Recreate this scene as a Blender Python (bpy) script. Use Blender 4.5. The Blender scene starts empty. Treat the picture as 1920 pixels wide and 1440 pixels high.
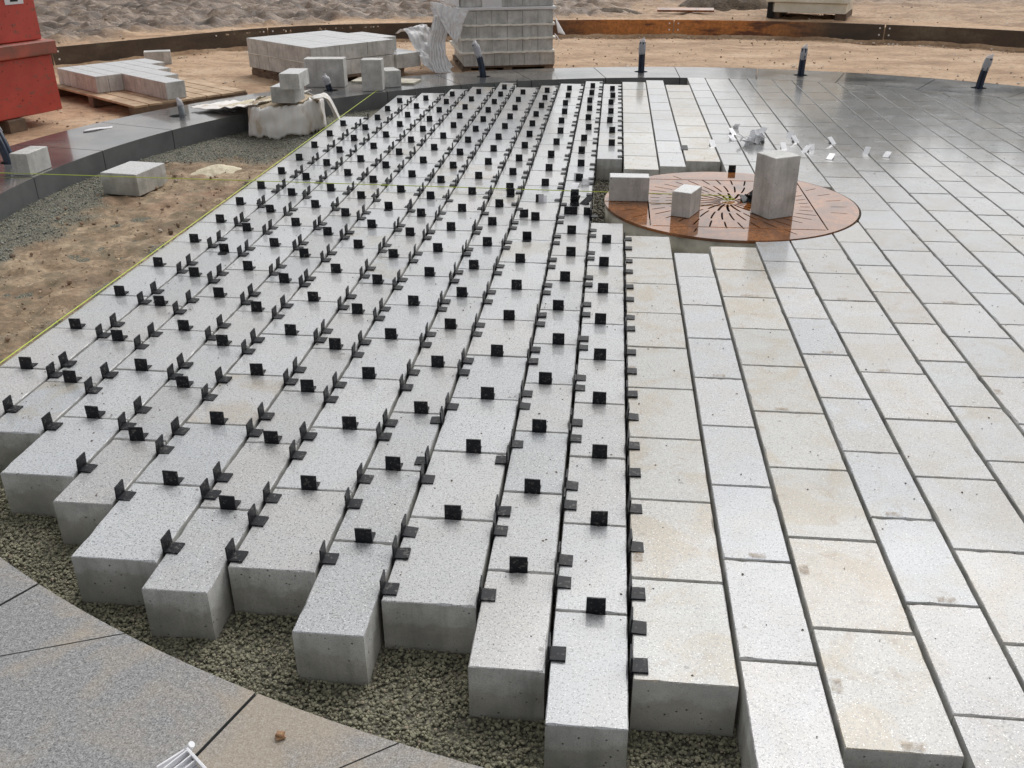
import bpy, bmesh, math, random
import numpy as np
from mathutils import Vector, Matrix, noise
from mathutils.geometry import tessellate_polygon
random.seed(7)
R = math.radians
scn = bpy.context.scene
COL = scn.collection

# ------------------------------------------------------------ camera
F_PX, PITCH, YAW, ROLL, CAMH = 1749.017, 0.465443429, 0.104528377, -0.00447097153, 1.5
cam = bpy.data.cameras.new('camera'); cam.sensor_width = 36; cam.lens = 36*F_PX/1920
cam.clip_start = .05; cam.clip_end = 2000
cam_o = bpy.data.objects.new('camera', cam); COL.objects.link(cam_o); scn.camera = cam_o
fw = Vector((-math.sin(YAW)*math.cos(PITCH), math.cos(YAW)*math.cos(PITCH), -math.sin(PITCH)))
r0 = Vector((math.cos(YAW), math.sin(YAW), 0)); u0 = r0.cross(fw)
rr = math.cos(ROLL)*r0+math.sin(ROLL)*u0; uu = -math.sin(ROLL)*r0+math.cos(ROLL)*u0
cam_o.matrix_world = Matrix(((rr.x, uu.x, -fw.x, 0), (rr.y, uu.y, -fw.y, 0), (rr.z, uu.z, -fw.z, CAMH), (0, 0, 0, 1)))
scn.render.resolution_x, scn.render.resolution_y = 1024, 768
def project(x, y, z=0):
    d = Vector((x, y, z-CAMH)); w = d.dot(fw)
    if w < .05: return None
    return 960+F_PX*d.dot(rr)/w, 720-F_PX*d.dot(uu)/w, w

# ------------------------------------------------------------ sky and sun (overcast)
SUN_EL, SUN_AZ = R(52), R(20)      # azimuth measured from +Y towards +X: light from behind the scene
w = bpy.data.worlds.new('World'); scn.world = w; w.use_nodes = True
nt = w.node_tree; nt.nodes.clear()
sky = nt.nodes.new('ShaderNodeTexSky'); sky.sky_type = 'NISHITA'; sky.sun_disc = False
sky.sun_elevation = SUN_EL; sky.sun_rotation = SUN_AZ; sky.dust_density = 4; sky.air_density = 1.0; sky.ozone_density = 1
hs = nt.nodes.new('ShaderNodeHueSaturation'); hs.inputs['Saturation'].default_value = .07
bg = nt.nodes.new('ShaderNodeBackground'); bg.inputs['Strength'].default_value = .13
ou = nt.nodes.new('ShaderNodeOutputWorld')
nt.links.new(sky.outputs[0], hs.inputs['Color']); nt.links.new(hs.outputs[0], bg.inputs[0]); nt.links.new(bg.outputs[0], ou.inputs[0])
sl = bpy.data.lights.new('sun', 'SUN'); sl.energy = .8; sl.angle = R(40); sl.color = (1, .98, .95)
so = bpy.data.objects.new('sun', sl); COL.objects.link(so)
sd = Vector((math.sin(SUN_AZ)*math.cos(SUN_EL), math.cos(SUN_AZ)*math.cos(SUN_EL), math.sin(SUN_EL)))
so.rotation_euler = sd.to_track_quat('Z', 'Y').to_euler()
vs = scn.view_settings; vs.view_transform = 'Standard'; vs.look = 'None'; vs.gamma = 1; vs.exposure = 0.15

# ------------------------------------------------------------ materials
class N:
    def __init__(s, name):
        s.m = bpy.data.materials.new(name); s.m.use_nodes = True; s.t = s.m.node_tree; s.t.nodes.clear()
        s.out = s.t.nodes.new('ShaderNodeOutputMaterial'); s.b = s.t.nodes.new('ShaderNodeBsdfPrincipled')
        s.t.links.new(s.b.outputs[0], s.out.inputs[0])
        s.pos = s.t.nodes.new('ShaderNodeNewGeometry').outputs['Position']
    def put(s, v, inp):
        if hasattr(v, 'is_output') or isinstance(v, bpy.types.NodeSocket): s.t.links.new(v, inp)
        elif isinstance(v, (tuple, list)) and len(v) == 3 and inp.type == 'RGBA': inp.default_value = (*v, 1)
        else: inp.default_value = v
    def noise(s, scale, detail=2, rough=.5, co=None, stretch=None, dist=0):
        n = s.t.nodes.new('ShaderNodeTexNoise'); n.inputs['Scale'].default_value = scale
        n.inputs['Detail'].default_value = detail; n.inputs['Roughness'].default_value = rough; n.inputs['Distortion'].default_value = dist
        c = co or s.pos
        if stretch:
            mp = s.t.nodes.new('ShaderNodeMapping'); mp.inputs['Scale'].default_value = stretch
            s.t.links.new(c, mp.inputs[0]); c = mp.outputs[0]
        s.t.links.new(c, n.inputs[0]); return n.outputs[0]
    def vor(s, scale, rand=1, out=0, co=None):
        n = s.t.nodes.new('ShaderNodeTexVoronoi'); n.inputs['Scale'].default_value = scale
        s.t.links.new(co or s.pos, n.inputs['Vector']); return n.outputs[out]
    def ramp(s, v, *st):
        n = s.t.nodes.new('ShaderNodeValToRGB'); e = n.color_ramp.elements
        while len(e) < len(st): e.new(.5)
        for k, (p, c) in enumerate(st):
            e[k].position = p; e[k].color = (c, c, c, 1) if not isinstance(c, tuple) else (*c, 1)
        s.put(v, n.inputs[0]); return n.outputs[0]
    def mix(s, f, a, b, mode='MIX'):
        n = s.t.nodes.new('ShaderNodeMix'); n.data_type = 'RGBA'; n.blend_type = mode
        s.put(f, n.inputs[0]); s.put(a, n.inputs[6]); s.put(b, n.inputs[7]); return n.outputs[2]
    def math(s, op, a, b=0, c=None, clamp=False):
        n = s.t.nodes.new('ShaderNodeMath'); n.operation = op; n.use_clamp = clamp
        s.put(a, n.inputs[0]); s.put(b, n.inputs[1])
        if c is not None: s.put(c, n.inputs[2])
        return n.outputs[0]
    def xyz(s, co=None):
        n = s.t.nodes.new('ShaderNodeSeparateXYZ'); s.t.links.new(co or s.pos, n.inputs[0]); return n.outputs
    def attr(s, name):
        n = s.t.nodes.new('ShaderNodeAttribute'); n.attribute_name = name; return n.outputs
    def obj_rand(s):
        return s.t.nodes.new('ShaderNodeObjectInfo').outputs['Random']
    def bump(s, h, dist, strength=1):
        n = s.t.nodes.new('ShaderNodeBump'); n.inputs['Distance'].default_value = dist; n.inputs['Strength'].default_value = strength
        s.put(h, n.inputs['Height']); s.t.links.new(n.outputs[0], s.b.inputs['Normal']); return n
    def set(s, **k):
        for a, v in k.items(): s.put(v, s.b.inputs[{'col': 'Base Color', 'rough': 'Roughness', 'metal': 'Metallic', 'coat': 'Coat Weight', 'crough': 'Coat Roughness', 'spec': 'Specular IOR Level', 'trans': 'Transmission Weight', 'alpha': 'Alpha', 'sub': 'Subsurface Weight'}[a]])
        return s

def m_slab_top():
    n = N('speckled_concrete_top'); x = n.xyz()
    tint = n.attr('tint')
    g = n.noise(2.2, 3, .6)
    base = n.mix(n.ramp(g, (.3, 0.0), (.75, .5)), tint[0], n.mix(1.0, tint[0], (.84, .85, .87), 'MULTIPLY'))
    st = n.noise(5.5, 4, .62, dist=.6); st2 = n.math('MULTIPLY', n.ramp(st, (.45, 0.0), (.60, 1.0)), tint[3])
    base = n.mix(st2, base, n.mix(1.0, base, (.89, .775, .60), 'MULTIPLY'))
    blot = n.math('MULTIPLY', n.ramp(n.noise(17, 3, .65, dist=.5), (.60, 0.0), (.68, .7)), tint[3])
    base = n.mix(blot, base, n.mix(1.0, base, (.70, .58, .45), 'MULTIPLY'))
    dk = n.ramp(n.noise(330, 2, .6), (.30, 1.0), (.40, 0.0))
    base = n.mix(n.math('MULTIPLY', dk, .8), base, (.10, .10, .11))
    v = n.vor(150, out=0); v2 = n.ramp(v, (.13, 1.0), (.23, 0.0))
    base = n.mix(n.math('MULTIPLY', v2, .9), base, (.05, .05, .055))
    v3 = n.ramp(n.noise(150, 2, .7), (.37, 1.0), (.43, 0.0)); base = n.mix(n.math('MULTIPLY', v3, .85), base, (.16, .16, .165))
    lt = n.ramp(n.noise(260, 1, .5), (.64, 0.0), (.72, 1.0)); base = n.mix(n.math('MULTIPLY', lt, .75), base, (.92, .92, .90))
    pit = n.ramp(n.noise(34, 1, .3), (.19, 1.0), (.235, 0.0)); base = n.mix(n.math('MULTIPLY', pit, .75), base, (.10, .085, .07))
    # rain-wet slabs behind and right of the grate: how wet differs from slab to slab
    wa = n.attr('wet')[0]; wet = n.math('ADD', wa, n.math('MULTIPLY', n.math('SUBTRACT', n.noise(2.4, 4, .6), .5), n.math('MULTIPLY', wa, 1.6)), clamp=True)
    base = n.mix(n.math('MULTIPLY', wet, .80), base, n.mix(1.0, base, (.55, .55, .55), 'MULTIPLY'))
    damp = n.ramp(n.noise(1.1, 2, .5), (.35, 0.0), (.65, 1.0))
    ro = n.math('MULTIPLY_ADD', n.noise(9, 3, .6), .28, .24); ro = n.math('SUBTRACT', ro, n.math('MULTIPLY', wet, .16))
    n.set(col=base, rough=ro, coat=n.math('MULTIPLY_ADD', wet, .35, n.math('MULTIPLY_ADD', damp, .4, .5)), crough=n.math('MULTIPLY_ADD', n.noise(14, 2), .16, .03))
    n.bump(n.mix(.5, n.noise(330, 2, .6), n.noise(90, 2, .5)), .0007, .55)
    return n.m
def m_slab_side():
    n = N('cast_concrete_side'); x = n.xyz(); ti = n.attr('tint')
    c = n.ramp(n.noise(7, 4, .65), (.3, (.42, .418, .40)), (.7, (.74, .735, .71)))
    low = n.ramp(n.math('ADD', x[2], n.math('MULTIPLY', n.noise(9, 3, .6), .09)), (.0, 0.0), (.001, 1.0))
    wetl = n.ramp(n.math('ADD', n.math('MULTIPLY', x[2], 6.0), n.math('MULTIPLY', n.noise(12, 3, .6), .9)), (.02, 1.0), (.13, 0.0))
    c = n.mix(n.math('MULTIPLY', wetl, .5), c, n.mix(1.0, c, (.62, .60, .52), 'MULTIPLY'))
    st = n.ramp(n.noise(24, 3, .6, stretch=(1, 1, .12)), (.50, 0.0), (.72, .42)); c = n.mix(st, c, (.20, .195, .175))
    po = n.ramp(n.vor(60, out=0), (.10, 1.0), (.19, 0.0)); po = n.math('MULTIPLY', po, n.ramp(n.noise(16), (.5, 0.0), (.6, 1.0)))
    c = n.mix(po, c, (.07, .07, .06)); c = n.mix(n.ramp(n.noise(300, 2), (.3, .4), (.5, 0.0)), c, (.16, .16, .15))
    n.set(col=c, rough=.62); n.bump(n.math('SUBTRACT', n.noise(60, 3, .6), po), .0018, .7); return n.m
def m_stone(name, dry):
    n = N(name); x = n.xyz()
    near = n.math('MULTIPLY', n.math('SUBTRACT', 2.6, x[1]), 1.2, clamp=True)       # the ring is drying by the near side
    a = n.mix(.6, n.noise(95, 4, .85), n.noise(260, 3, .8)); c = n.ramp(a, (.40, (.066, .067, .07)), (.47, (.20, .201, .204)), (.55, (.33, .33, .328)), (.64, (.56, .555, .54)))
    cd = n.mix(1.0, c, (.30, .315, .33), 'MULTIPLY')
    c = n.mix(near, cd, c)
    st = n.math('MULTIPLY', n.ramp(n.noise(2.6, 5, .6, dist=.5), (.45, 0.0), (.6, .75)), near)
    c = n.mix(st, c, n.mix(.65, c, (.42, .33, .22)))
    fl = n.ramp(n.noise(55, 1, .3), (.17, 1.0), (.2, 0.0)); c = n.mix(fl, c, (.5, .45, .38))
    pf = n.math('MULTIPLY', n.ramp(n.noise(1.7, 4, .6), (.42, 0.0), (.60, .6)), n.math('SUBTRACT', 1.0, near)); c = n.mix(pf, c, (.24, .215, .19))
    ro = n.math('MULTIPLY_ADD', near, .40, n.math('MULTIPLY_ADD', n.noise(2.2, 5), .55, -.06))
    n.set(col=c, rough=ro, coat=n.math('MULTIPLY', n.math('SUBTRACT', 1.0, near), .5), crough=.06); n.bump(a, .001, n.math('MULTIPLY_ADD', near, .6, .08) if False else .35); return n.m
def m_stone_side():
    n = N('sawn_stone_side'); c = n.ramp(n.noise(5, 4, .6), (.3, (.085, .092, .092)), (.7, (.15, .158, .158)))
    c = n.mix(n.ramp(n.noise(200, 2), (.35, .4), (.6, 0.0)), c, (.17, .17, .17)); n.set(col=c, rough=.55); n.bump(n.noise(120, 2), .0008, .4); return n.m
def m_ground():
    n = N('bedding_and_sand'); x = n.xyz(); k = n.attr('soil')
    b1 = n.noise(3.5, 6, .7); b2 = n.noise(38, 4, .7)
    sand = n.ramp(b1, (.32, (.12, .078, .045)), (.48, (.29, .20, .12)), (.64, (.52, .39, .26)))
    sand = n.mix(n.ramp(b2, (.35, .65), (.6, 0.0)), sand, (.13, .095, .06))
    redd = n.ramp(n.noise(1.9, 3, .6), (.55, 0.0), (.7, .5)); sand = n.mix(redd, sand, (.36, .21, .14)); sand = n.mix(n.ramp(n.noise(5.5, 5, .7, dist=.6), (.5, 0.0), (.6, .6)), sand, (.15, .125, .075))
    gv = n.vor(115, out=1); gvs = n.ramp(gv, (0, (.12, .112, .078)), (.5, (.21, .20, .145)), (1, (.34, .32, .25)))
    gvs = n.mix(n.ramp(n.vor(115, out=0), (.3, 0.0), (.75, .8)), gvs, (.03, .028, .02))
    c = n.mix(k[0], gvs, sand)
    pb = n.ramp(n.noise(60, 1, .3), (.20, 1.0), (.235, 0.0)); c = n.mix(n.math('MULTIPLY', pb, n.ramp(n.noise(4), (.45, 0.0), (.6, 1.0))), c, (.5, .45, .36))
    n.set(col=c, rough=.8); n.bump(n.mix(k[0], n.math('SUBTRACT', 1.0, n.vor(115, out=0)), b2), .006, .9); return n.m
def m_outer():
    n = N('site_sand_and_mud'); x = n.xyz(); k = n.attr('soil')
    b1 = n.noise(1.4, 6, .65, stretch=(.7, 1.6, 1)); b2 = n.noise(16, 5, .7)
    sand = n.ramp(b1, (.3, (.26, .15, .08)), (.52, (.54, .355, .215)), (.72, (.68, .50, .34)))
    sand = n.mix(n.ramp(b2, (.33, .55), (.52, 0.0)), sand, (.18, .125, .08))
    mud = n.ramp(n.noise(2.6, 6, .7, stretch=(.6, 1.6, 1)), (.36, (.06, .042, .03)), (.5, (.17, .118, .082)), (.62, (.35, .26, .19)))
    mud = n.mix(n.ramp(b2, (.35, .5), (.55, 0.0)), mud, (.08, .062, .05))
    c = n.mix(k[0], sand, mud)
    c = n.mix(n.ramp(n.vor(11, out=0), (.06, 1.0), (.11, 0.0)), c, (.55, .48, .40))
    n.set(col=c, rough=n.math('MULTIPLY_ADD', k[0], -.25, .85)); n.bump(b2, .02, .8); return n.m
def m_simple(name, c1, c2, sc, rough=.6, bump=0, det=4, **k):
    n = N(name); g = n.noise(sc, det, .6); n.set(col=n.ramp(g, (.32, c1), (.68, c2)), rough=rough, **k)
    if bump: n.bump(n.noise(sc*3, 3), bump, .8)
    return n.m
def m_plastic():
    n = N('black_plastic'); d = n.ramp(n.noise(90, 3, .7), (.56, 0.0), (.68, .6)); c = n.mix(d, (.010, .011, .015), (.22, .215, .19))
    n.set(col=n.mix(n.ramp(n.noise(30), (.4, 0.0), (.7, .3)), c, (.028, .03, .036)), rough=.5, spec=.25); return n.m
def m_corten():
    n = N('wet_rusty_steel'); a = n.noise(3.2, 6, .68, dist=.8); b = n.noise(40, 4, .7)
    c = n.ramp(a, (.3, (.09, .034, .016)), (.45, (.24, .095, .035)), (.58, (.42, .16, .045)), (.72, (.25, .13, .07)))
    c = n.mix(n.ramp(b, (.4, .5), (.6, 0.0)), c, (.13, .05, .025))
    n.set(col=c, rough=n.math('MULTIPLY_ADD', a, .12, .03), coat=.38, crough=.06, metal=.1, spec=.4); n.bump(n.noise(12, 2), .0006, .15); return n.m
def m_edge():
    n = N('rusty_edging_steel'); x = n.xyz(); a = n.noise(1.3, 4, .6, stretch=(1, 1, 3)); b = n.noise(25, 4, .7)
    rp = n.math('MULTIPLY', n.math('SUBTRACT', 1.0, n.math('MULTIPLY', n.math('ABSOLUTE', n.math('SUBTRACT', x[0], 1.0)), .48)), 2.0, clamp=True)
    c = n.ramp(a, (.36, (.055, .042, .032)), (.56, (.10, .072, .05)), (.7, (.16, .13, .09)))
    o = n.ramp(n.noise(1.9, 3, .6, stretch=(1, 1, 4)), (.38, (.16, .06, .03)), (.47, (.58, .22, .055)), (.7, (.68, .28, .08)))
    c = n.mix(rp, c, o)
    c = n.mix(n.ramp(b, (.4, .4), (.6, 0.0)), c, (.05, .035, .025)); n.set(col=c, rough=.6); return n.m
def m_paint_red():
    n = N('scratched_red_paint'); a = n.noise(2.5, 5, .6); c = n.ramp(a, (.3, (.42, .055, .042)), (.7, (.60, .10, .072)))
    c = n.mix(n.ramp(n.noise(12, 5, .7, stretch=(1, 1, 2)), (.56, 0.0), (.64, .8)), c, (.22, .11, .08))
    c = n.mix(n.ramp(n.noise(34, 3, .6), (.66, 0.0), (.70, 1.0)), c, (.03, .02, .02)); n.set(col=c, rough=.42); n.bump(n.noise(9, 3), .004, .4); return n.m
def m_cloth():
    n = N('woven_white_fabric'); c = n.ramp(n.noise(7, 4, .6, stretch=(1, 1, .5)), (.33, (.58, .48, .37)), (.45, (.82, .78, .73)), (.62, (.90, .88, .86)))
    wv = n.t.nodes.new('ShaderNodeTexWave'); wv.inputs['Scale'].default_value = 60; wv.inputs['Distortion'].default_value = 2; n.t.links.new(n.pos, wv.inputs[0])
    n.set(col=c, rough=.7); n.bump(n.mix(.5, wv.outputs[0], n.noise(25, 3)), .003, .6); return n.m
def m_film(name, alpha, col=(.85, .85, .87)):
    n = N(name); n.set(col=n.ramp(n.noise(14, 4, .6), (.3, tuple(.9*c for c in col)), (.7, col)), rough=.42, alpha=alpha, trans=0.0); n.bump(n.noise(30, 4), .004, .6)
    if alpha > .9:
        tr = n.t.nodes.new('ShaderNodeBsdfTranslucent'); tr.inputs[0].default_value = (.93, .93, .94, 1); mx = n.t.nodes.new('ShaderNodeMixShader'); mx.inputs[0].default_value = .22
        n.t.links.new(n.b.outputs[0], mx.inputs[1]); n.t.links.new(tr.outputs[0], mx.inputs[2]); n.t.links.new(mx.outputs[0], n.out.inputs[0])
    return n.m
M = dict(top=m_slab_top(), side=m_slab_side(), stone=m_stone('dark_granite', 1), sside=m_stone_side(), bed=m_ground(), outer=m_outer(),
         clip=m_plastic(), rust=m_corten(), edge=m_edge(), red=m_paint_red(), cloth=m_cloth(),
         film=m_film('white_plastic_wrap', 1.0, (.97, .97, .975)), clear=m_film('clear_plastic', .50, (.86, .86, .9)),
         wclip=m_simple('white_plastic', (.76, .77, .80), (.86, .86, .88), 30, .3),
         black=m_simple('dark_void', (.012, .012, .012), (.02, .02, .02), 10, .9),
         cable=m_simple('blue_black_cable', (.008, .014, .032), (.016, .03, .062), 20, .35),
         conc=m_simple('collar_concrete', (.36, .33, .26), (.68, .64, .54), 9, .75, .004),
         wood=m_simple('pallet_wood', (.34, .22, .13), (.62, .46, .31), 6, .75, .003),
         dwood=m_simple('dark_timber', (.10, .07, .05), (.22, .15, .10), 8, .8, .003),
         string=m_simple('lime_string', (.50, .62, .06), (.66, .75, .14), 200, .6),
         cream=m_simple('cream_painted_metal', (.72, .69, .57), (.90, .88, .78), 5, .5),
         sheet=m_simple('foam_sheet', (.80, .77, .68), (.93, .91, .85), 22, .8, .002),
         pale=m_simple('pale_sand', (.55, .48, .34), (.76, .69, .53), 30, .9, .004),
         paper=m_simple('paper', (.70, .69, .72), (.80, .80, .82), 20, .6),
         soil=m_simple('dug_soil', (.06, .045, .032), (.17, .125, .085), 9, .9, .03),
         stonebit=m_simple('pebble_brown', (.24, .12, .06), (.42, .26, .14), 60, .7),
         gravel=None)
def m_gravel():
    n = N('gravel_grains'); a = n.attr('tint'); n.set(col=a[0], rough=.75); return n.m
M['gravel'] = m_gravel()

# ------------------------------------------------------------ helpers
def link(o, parent=None, at=None):
    COL.objects.link(o)
    if parent is not None: o.parent = parent
    return o
def tag(o, label=None, cat=None, group=None, kind=None):
    if label: o['label'] = label
    if cat: o['category'] = cat
    if group: o['group'] = group
    if kind: o['kind'] = kind
    return o
def empty(name, loc=(0, 0, 0), rz=0, label=None, cat=None, group=None):
    o = bpy.data.objects.new(name, None); o.empty_display_size = .1; o.location = loc; o.rotation_euler = (0, 0, rz)
    COL.objects.link(o); return tag(o, label, cat, group)
def mesh(name, verts, faces, mats, fmat=None, parent=None, smooth=False, tint=None, attr='tint', wet=None):
    me = bpy.data.meshes.new(name); me.from_pydata([tuple(v) for v in verts], [], faces)
    for m in (mats if isinstance(mats, list) else [mats]): me.materials.append(m)
    if fmat: me.polygons.foreach_set('material_index', fmat)
    if smooth: me.polygons.foreach_set('use_smooth', [True]*len(me.polygons))
    if tint is not None:
        a = me.color_attributes.new(attr, 'FLOAT_COLOR', 'POINT')
        if isinstance(tint, tuple): a.data.foreach_set('color', list(tint)*len(verts))
        else: a.data.foreach_set('color', np.asarray(tint, np.float32).ravel())
    if wet is not None:
        a = me.color_attributes.new('wet', 'FLOAT_COLOR', 'POINT'); a.data.foreach_set('color', np.repeat(np.asarray(wet if isinstance(wet, list) else [wet]*len(verts), np.float32), 4))
    me.update(); o = bpy.data.objects.new(name, me); return link(o, parent)
class MB:
    def __init__(s): s.v = []; s.f = []; s.fm = []
    def add(s, vs, fs, mi=0):
        b = len(s.v); s.v += [tuple(v) for v in vs]; s.f += [tuple(b+i for i in f) for f in fs]; s.fm += ([mi]*len(fs) if isinstance(mi, int) else list(mi)); return s
    def box(s, x0, x1, y0, y1, z0, z1, mi=0, rot=0, org=(0, 0), bev=0):
        c, sn = math.cos(rot), math.sin(rot)
        b = bev; pts = []
        if b:
            prof = [(z0, b), (z0+b, 0), (z1-b, 0), (z1, b)]
        else: prof = [(z0, 0), (z1, 0)]
        for z, i in prof:
            for (x, y) in ((x0+i, y0+i), (x1-i, y0+i), (x1-i, y1-i), (x0+i, y1-i)):
                pts.append((org[0]+c*x-sn*y, org[1]+sn*x+c*y, z))
        n = len(prof); fs = [(3, 2, 1, 0)]
        for k in range(n-1):
            for i in range(4):
                j = (i+1) % 4; fs.append((4*k+i, 4*k+j, 4*k+4+j, 4*k+4+i))
        fs.append(tuple(4*(n-1)+i for i in range(4)))
        return s.add(pts, fs, mi)
    def tube(s, pts, r, n=8, mi=0):
        pts = [Vector(p) for p in pts]; ring = []
        for i, p in enumerate(pts):
            d = (pts[min(i+1, len(pts)-1)]-pts[max(i-1, 0)]).normalized()
            a = d.orthogonal().normalized() if i == 0 else (a-d*a.dot(d)).normalized()
            b = d.cross(a); rad = r[i] if isinstance(r, (list, tuple)) else r
            ring.append([p+rad*(math.cos(2*math.pi*k/n)*a+math.sin(2*math.pi*k/n)*b) for k in range(n)])
        vs = [v for q in ring for v in q]; fs = []
        for i in range(len(pts)-1):
            for k in range(n):
                l = (k+1) % n; fs.append((i*n+k, i*n+l, i*n+n+l, i*n+n+k))
        fs.append(tuple(range(n))[::-1]); fs.append(tuple((len(pts)-1)*n+k for k in range(n)))
        return s.add(vs, fs, mi)
    def build(s, name, mats, parent=None, smooth=False, tint=None):
        return mesh(name, s.v, s.f, mats, s.fm, parent, smooth, tint)
def prism(name, outer, z0, z1, mats, holes=(), parent=None, tint=None):
    """plate with holes: material 0 on top, 1 on the sides"""
    loops = [outer]+list(holes); flat = [p for l in loops for p in l]; n = len(flat)
    tri = tessellate_polygon([[Vector((x, y, 0)) for x, y in l] for l in loops])
    vs = [(x, y, z1) for x, y in flat]+[(x, y, z0) for x, y in flat]; fs = []; fm = []
    for t in tri:
        a, b, c = [Vector(flat[i]) for i in t]
        if (b-a).cross(c-a) < 0: t = t[::-1]
        if abs((b-a).cross(c-a)) < 1e-12: continue
        fs.append(tuple(t)); fm.append(0); fs.append(tuple(i+n for i in t[::-1])); fm.append(1)
    k = 0
    for li, l in enumerate(loops):
        m = len(l); ar = sum(l[i][0]*l[(i+1) % m][1]-l[(i+1) % m][0]*l[i][1] for i in range(m))
        fwd = (ar > 0) == (li == 0)
        for i in range(m):
            j = (i+1) % m; q = (k+i, k+i+n, k+j+n, k+j); fs.append(q if fwd else q[::-1]); fm.append(1)
        k += m
    return mesh(name, vs, fs, mats, fm, parent, tint=tint)
ORD = 'zeroth first second third fourth fifth sixth seventh eighth ninth tenth eleventh twelfth thirteenth fourteenth fifteenth sixteenth seventeenth eighteenth nineteenth twentieth'.split()
def ordn(k): return ORD[k] if k <= 20 else 'twenty-'+ORD[k-20]

CX, CY, RIN, ROUT = .785, 5.657, 4.476, 5.24      # stone ring
GX, GY, GR = .704, 5.431, .721                    # tree grate
BED = -.150                                       # bedding level

# ------------------------------------------------------------ ground: one sheet to the horizon
def re(a): return 9.3+.36*math.exp(-((a-124)/9)**2)
def fbm(x, y, s, o=4): return noise.fractal(Vector((x*s, y*s, 3.1)), .8, 2.1, o)
def build_ground():
    rs = [0, 2, 4.0, 4.9]+list(np.arange(5.0, 6.2, .05))+list(np.arange(6.2, 9.25, .06))+[9.27, 9.289, 9.32]+list(np.arange(9.38, 17, .07))+list(np.geomspace(17.1, 420, 36))
    ang = list(np.arange(30, 165, .35))+list(np.arange(165, 390, 5)); na = len(ang); vs = []; so = []
    for r_ in rs:
        for a in ang:
            r = r_ if r_ < 6.2 else r_+(re(a)-9.3)*min(1, (r_-6.2)/3.05)
            ca, sa = math.cos(R(a)), math.sin(R(a)); x, y = CX+r*ca, CY+r*sa; r = r_
            if r < 4.95: z = -.30; s = 0
            elif r < 9.3:
                z = -.085+.018*fbm(x, y, 1.3)+.008*fbm(x, y, 9, 3)
                z += .012*max(0, 1-(9.3-r)/.35)*(.5+2*fbm(x, y, 2.5, 3))
                z -= .055*max(0, min(1, (r-8.5)/.6))
                if r < 5.26: z = min(z, -.03)
                s = .12
            else:
                left = 1/(1+math.exp(max(-40, min(40, (x-.2)/.5))))
                z = .075+.02*fbm(x, y, .8)+.012*fbm(x, y, 7, 3)
                strip = min(1, max(0, (r-9.9-.4*fbm(x, y, .8))/.5))
                s = strip*(.25+.75*left) if y < 22 else .9
                if x > .3: s = max(.05, min(1, .25*strip+.9*max(0, min(1, (y-18-.8*(x-1)*0)/2.5))))
                if r > 9.36:
                    ruts = .7*math.sin((y*.92+x*.32)*4.0+3.2*fbm(x, y, .9))*(.3+.7*abs(fbm(x, y, 3.1, 3)))+1.5*abs(fbm(x, y*1.2, 4.6, 5))
                    z += (.05*ruts+.10*fbm(x, y, 3.0, 6))*min(1, s*1.2)*min(1, (r-9.36)/.5)
            if r > 30: z = .075
            vs.append((x, y, z)); so.append((s, s, s, 1))
    fs = []
    for i in range(len(rs)-1):
        for k in range(na):
            l = (k+1) % na; fs.append((i*na+k, i*na+na+k, i*na+na+l, i*na+l))
    o = mesh('ground', vs, fs, M['outer'], None, None, True, so, 'soil'); tag(o, kind='structure')
build_ground()
def soilmask(x, y):
    """1 = brown sandy soil, 0 = grey-green bedding gravel"""
    r = math.hypot(x-CX, y-CY); n = .16*fbm(x, y, 2.5, 4)
    if x > -2.1: return 0.0
    a = min(1, max(0, (RIN-r-.30+n*1.6)/.12)); b = min(1, max(0, (-2.36-x+n*.9)/.12)); c = min(1, max(0, (7.0-y+n*3)/.3))
    return a*b*c
def build_bed():
    st = .022; xs = np.arange(-3.8, 5.3, st); vs = []; so = []; idx = {}; fs = []
    ys = np.arange(1.15, 10.2, st)
    ok = lambda x, y: math.hypot(x-CX, y-CY) < RIN+.03 and ((x < -2.05) or y < 2.75 or (-.3 < x < .75 and 4.4 < y < 6.8) or y > 8.6) 
    for i, x in enumerate(xs):
        for j, y in enumerate(ys):
            x_, y_ = float(x), float(y)
            if not ok(x_, y_): continue
            s = soilmask(x_, y_); z = BED+.004*fbm(x_, y_, 12, 3)
            if s > 0: z += s*(.030*fbm(x_, y_, 2.2, 4)+.018*fbm(x_, y_, 10, 5))
            if x_ < -2.25 and 2 < y_ < 8: z += -.01*s
            idx[i, j] = len(vs); vs.append((x_, y_, z)); so.append((s, s, s, 1))
    for (i, j), a in idx.items():
        b, c, d = idx.get((i+1, j)), idx.get((i+1, j+1)), idx.get((i, j+1))
        if None not in (b, c, d): fs.append((a, b, c, d))
    o = mesh('bedding_ground', vs, fs, M['bed'], None, None, True, so, 'soil'); tag(o, kind='structure')
    o = mesh('bedding_base', [(CX+4.55*math.cos(R(a)), CY+4.55*math.sin(R(a)), BED-.03) for a in range(0, 360, 6)], [tuple(range(60))], M['bed'], None, None, False, (0., 0., 0., 1.), 'soil'); tag(o, kind='structure')
build_bed()

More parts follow.
